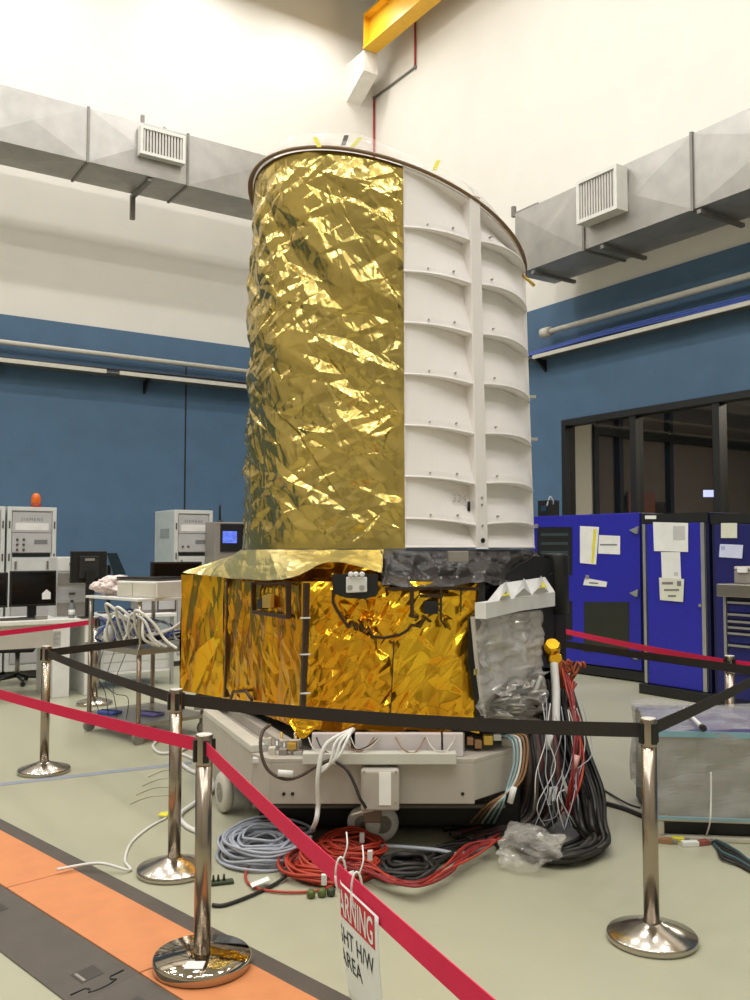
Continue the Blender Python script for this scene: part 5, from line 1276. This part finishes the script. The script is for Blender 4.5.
# cabinet with white frame strips
UC = 8.88; nC = -A_; p0 = UV(UC, 0, 0)
def onU(px): r = ray(px, 549); d_ = UC/r.dot(A_); q = r*d_; return Vector((q.x, q.y, 0))
def cab(px0, px1, label, py_top=514.5):
    pa, pb = onU(px0), onU(px1); dd, nn, LL, aa = face_frame(pa, pb)
    t = root('blue_cabinet', pa, aa, label, 'cabinet', 'blue cabinets'); zt = hit(px0, py_top, pa, nn).z
    MB().box(0, LL, .02, .85, .12, zt).build('housing', NAVY, t, bev=.008); MB().box(-.03, LL+.02, -.06, .85, 0, .12).build('plinth', BLACK, t, bev=.004)
    MB().box(0, LL, 0, .02, zt-.11, zt).build('top_fascia', BLACK, t)
    return t, pa, nn, LL, zt
t2, pa2, nn2, L2, zt2 = cab(642, 708, 'blue cabinet with silver edge strips and three white sheets on its door')
dr2 = MB().box(.07, L2-.10, 0, .02, .13, zt2-.12).build('door', CABB, t2, bev=.004)
for a, b in ((.02, .06), (L2-.09, L2-.04)): MB().box(a, b, -.012, .02, .13, zt2-.12).build('edge_strip', ALU, t2)
fpatch(rect(698.5, 604, 701, 607), pa2, nn2, .02, .02, 'lock', ALU, dr2)
fpatch(rect(645, 515.5, 656, 519), pa2, nn2, .006, .006, 'fascia_label', PAPER, t2)
paper('notice_sheet', [(654, 551), (688, 552), (688, 523), (653, 522)], pa2, nn2, PAPER, 'large white sheet at the top of the silver-edged blue cabinet door', [(rect(673, 526, 685, 540), mat('print_pale', (190, 190, 188), .8))])
paper('notice_sheet', [(662, 578), (681, 579), (680, 552), (661, 552)], pa2, nn2, PAPER, 'narrow white sheet in the middle of the silver-edged blue cabinet door', [(rect(674, 572, 678, 576), MATS['print_pale'])], .009)
paper('notice_sheet', [(660, 600), (683, 602), (684, 579), (659, 577.5)], pa2, nn2, PAPERY, 'cream sheet with grey print, lowest on the silver-edged blue cabinet door', [(rect(662, 582, 673, 584.5), INKG), (rect(677, 581, 681, 586), INKG), (rect(664, 589, 679, 591), INKG), (rect(668, 595, 676, 597), INKG)], .014)
t3, pa3, nn3, L3, zt3 = cab(711, 772, 'dark blue cabinet behind the tool cabinet, with a cream and a screen-lit sheet')
MB().box(.05, L3-.08, 0, .02, .13, zt3-.12).build('door', mat('door_darkblue', (24, 26, 96), .4), t3, bev=.004)
paper('notice_sheet', rect(721, 523, 737, 538), pa3, nn3, PAPERY, 'small cream sheet on the dark blue cabinet')
paper('notice_sheet', [(719, 557), (742, 558.5), (743, 545), (720, 544)], pa3, nn3, PAPERLIT, 'white sheet tinted blue for screen light, below the cream one on the dark blue cabinet', [(rect(721, 546, 725, 550), mat('print_blue', (170, 176, 216), .8))])
# tool cabinet
ptc = P(722, 549, 9.0); ptc.z = 0; dT = Vector((.555, -.832, 0)); nT = -A_; aT = atan2(dT.y, dT.x)
tc = root('tool_cabinet', ptc, aT, 'dark blue tool cabinet with steel worktop and silver drawer edges', 'cabinet')
zT = lambda y: hit(735, y, ptc, nT).z
z1, z0 = zT(584), zT(597)
MB().box(.03, 1.3, .03, .6, .10, z0).build('housing', NAVY, tc); MB().box(-.04, 1.32, -.05, .65, z0, z1).build('worktop', STEEL, tc, bev=.008)
MB().box(0, .03, 0, .6, .10, z0).build('corner_post', ALU, tc)
ys = (601, 613, 620, 626, 632, 644, 670, 700)
for a, b in zip(ys[:-1], ys[1:]):
    za_, zb_2 = hit(735, a, ptc, nT).z, hit(735, b, ptc, nT).z
    dw = MB().box(.05, 1.28, .01, .03, zb_2+.012, za_-.004).build('drawer', mat('drawer_blue', (24, 28, 104), .4), tc); MB().box(.05, 1.28, -.012, .01, za_-.026, za_-.006).build('handle_strip', ALU, dw)
for x in (.1, 1.2):
    for y in (.1, .5): MB().tube([(x-.02, y, .05), (x+.02, y, .05)], .05, 14).build('caster_wheel', BLACK, tc)
tb = root('tool_box', hit(734, 583, ptc - nT*.15, nT), aT, 'grey tool box with pale latch on the steel worktop', 'box'); tb.location.z = z1
MB().box(0, .45, 0, .3, 0, .13).build('case', GREYD, tb, bev=.01); MB().box(0, .45, 0, .3, .135, .17).build('lid', GREYP, tb, bev=.01); MB().box(.05, .16, -.015, 0, .11, .16).build('latch', PAPER, tb)

# ================================================================== BAGGED CRATE
cp = Vector((1.705, 5.53, 0)); cA = radians(-7)
cr = root('bagged_crate', cp, cA, 'low crate covered with clear plastic film, beside a chrome stanchion', 'crate')
W_, D_ = 1.04, .93; CB = mat('crate_base', (196, 190, 172), .5)
fr = MB(); fr.box(0, W_, 0, .05, .115, .145); fr.box(0, W_, 0, .05, .0, .03); fr.box(0, .04, 0, .05, .03, .115); fr.box(W_-.04, W_, 0, .05, .03, .115); fr.build('base_frame', CB, cr, bev=.006)
MB().box(.02, W_-.02, .06, D_-.02, .02, .14).build('hollow_shade', BLACK, cr)  # black block stands for the shade inside the hollow base
MB().box(.02, W_-.02, .02, D_-.02, .145, .63).build('crate_body', mat('crate_grey', (150, 144, 130), .5), cr, bev=.01)
MB().box(.03, W_-.03, .05, D_-.03, .63, .642).build('lid', mat('lid_blue_reflection', (104, 100, 150), .4), cr)  # blue lid; violet tint stands for the cabinet reflected in the film
# crumpled film shell
nf = 70; hh = 26; Gs = np.zeros((nf, hh, 3)); per = 2*(W_+D_); pp = []
for i in range(nf):
    for j in range(hh): pp.append((i/(nf-1)*per, j/(hh-1)*.52))
h = crumple(np.array(pp), .20, 15, .5, 2.0, .9).reshape(nf, hh); h[-1] = h[0]
for i in range(nf):
    s_ = i/(nf-1)*per
    if s_ < W_: b_, o_ = (s_, 0), (0, -1)
    elif s_ < W_+D_: b_, o_ = (W_, s_-W_), (1, 0)
    elif s_ < 2*W_+D_: b_, o_ = (W_-(s_-W_-D_), D_), (0, 1)
    else: b_, o_ = (0, D_-(s_-2*W_-D_)), (-1, 0)
    for j in range(hh):
        k = .012 + h[i, j]*.35; Gs[i, j] = (b_[0]+o_[0]*k, b_[1]+o_[1]*k, .135+.52*j/(hh-1))
MB().grid(Gs).build('film_cover', FILMB, cr)
Gt = np.zeros((30, 30, 3)); pp = np.array([(i/29*W_, j/29*D_) for i in range(30) for j in range(30)]); h = crumple(pp, .22, 19, .5, 2, .3).reshape(30, 30)
for i in range(30):
    for j in range(30): Gt[i, j] = (i/29*(W_+.02)-.01, j/29*(D_+.02)-.01, .668+h[i, j]*.3)
MB().grid(Gt).build('film_top', FILMB, cr)
TQ = mat('tape_turquoise', (128, 166, 178), .4)
MB().box(-.01, W_+.01, -.03, -.022, .625, .66).build('tape_strip', TQ, cr); MB().box(-.01, W_+.01, -.028, -.02, .137, .152).build('tape_strip', TQ, cr)
a_ = hit(684, 709, (0, 0, .70), (0, 0, 1)); b_ = hit(702, 727, (0, 0, .70), (0, 0, 1))
rd = root('plastic_rod', (a_+b_)/2, 0, 'white rod with black tip lying on the film-covered crate', 'rod'); MB().tube([a_, b_], .012, 8).build('shaft', WHITEP, rd, world=True); dv = (b_-a_).normalized(); MB().tube([b_-dv*.0, b_+dv*.05], .02, 8).build('tip', BLACK, rd, world=True)
cable('white_wire', [P(711, 772, 5.42), P(711, 800, 5.40), P(710, 822, 5.38), F(706, 836, .02)], .005, CABW, 'thin white wire hanging down the front of the crate')
for i, (x, y, m, w_, lab) in enumerate(((664, 843, CABN, .10, 'beige connector on the floor before the crate'), (678, 842, YTAG, .07, 'yellow connector on the floor before the crate'), (690, 846, PAPER, .10, 'white connector strip on the floor before the crate'), (703, 845, mat('conn_red', (150, 80, 70), .5), .07, 'reddish connector on the floor before the crate'))):
    p = F(x, y); o = root('connector', p, .2*i-.3, lab, 'connector'); MB().box(-w_/2, w_/2, -.02, .02, 0, .03).build('shell', m, o, bev=.004); MB().box(w_/2, w_/2+.03, -.012, .012, .006, .024).build('plug', GREYD, o)
GK = 'black cables on the floor at the crate corner'
for i in range(6): cable('black_cable', [F(708+2*i, 838+2*i, .012), F(722, 843+3*i, .012+.006*(i % 2)), F(738, 852+2.5*i, .012), F(752, 862+2*i, .012), F(775, 868+3*i, .012)], .010, CABK if i % 3 else mat('cable_teal', (60, 88, 92), .5), 'dark cable on the floor at the crate corner', group=GK)
cable('black_cable', [F(604, 803, .014), F(622, 808, .014), F(640, 815, .014), F(656, 822, .02)], .016, CABK, 'single black cable running from the hanging bundle to the crate')
cable('black_cable', [F(598, 786, .012), F(612, 795, .012), F(628, 804, .03), F(640, 808, .05)], .007, CABK, 'thin black cable running from the hanging bundle to the crate')
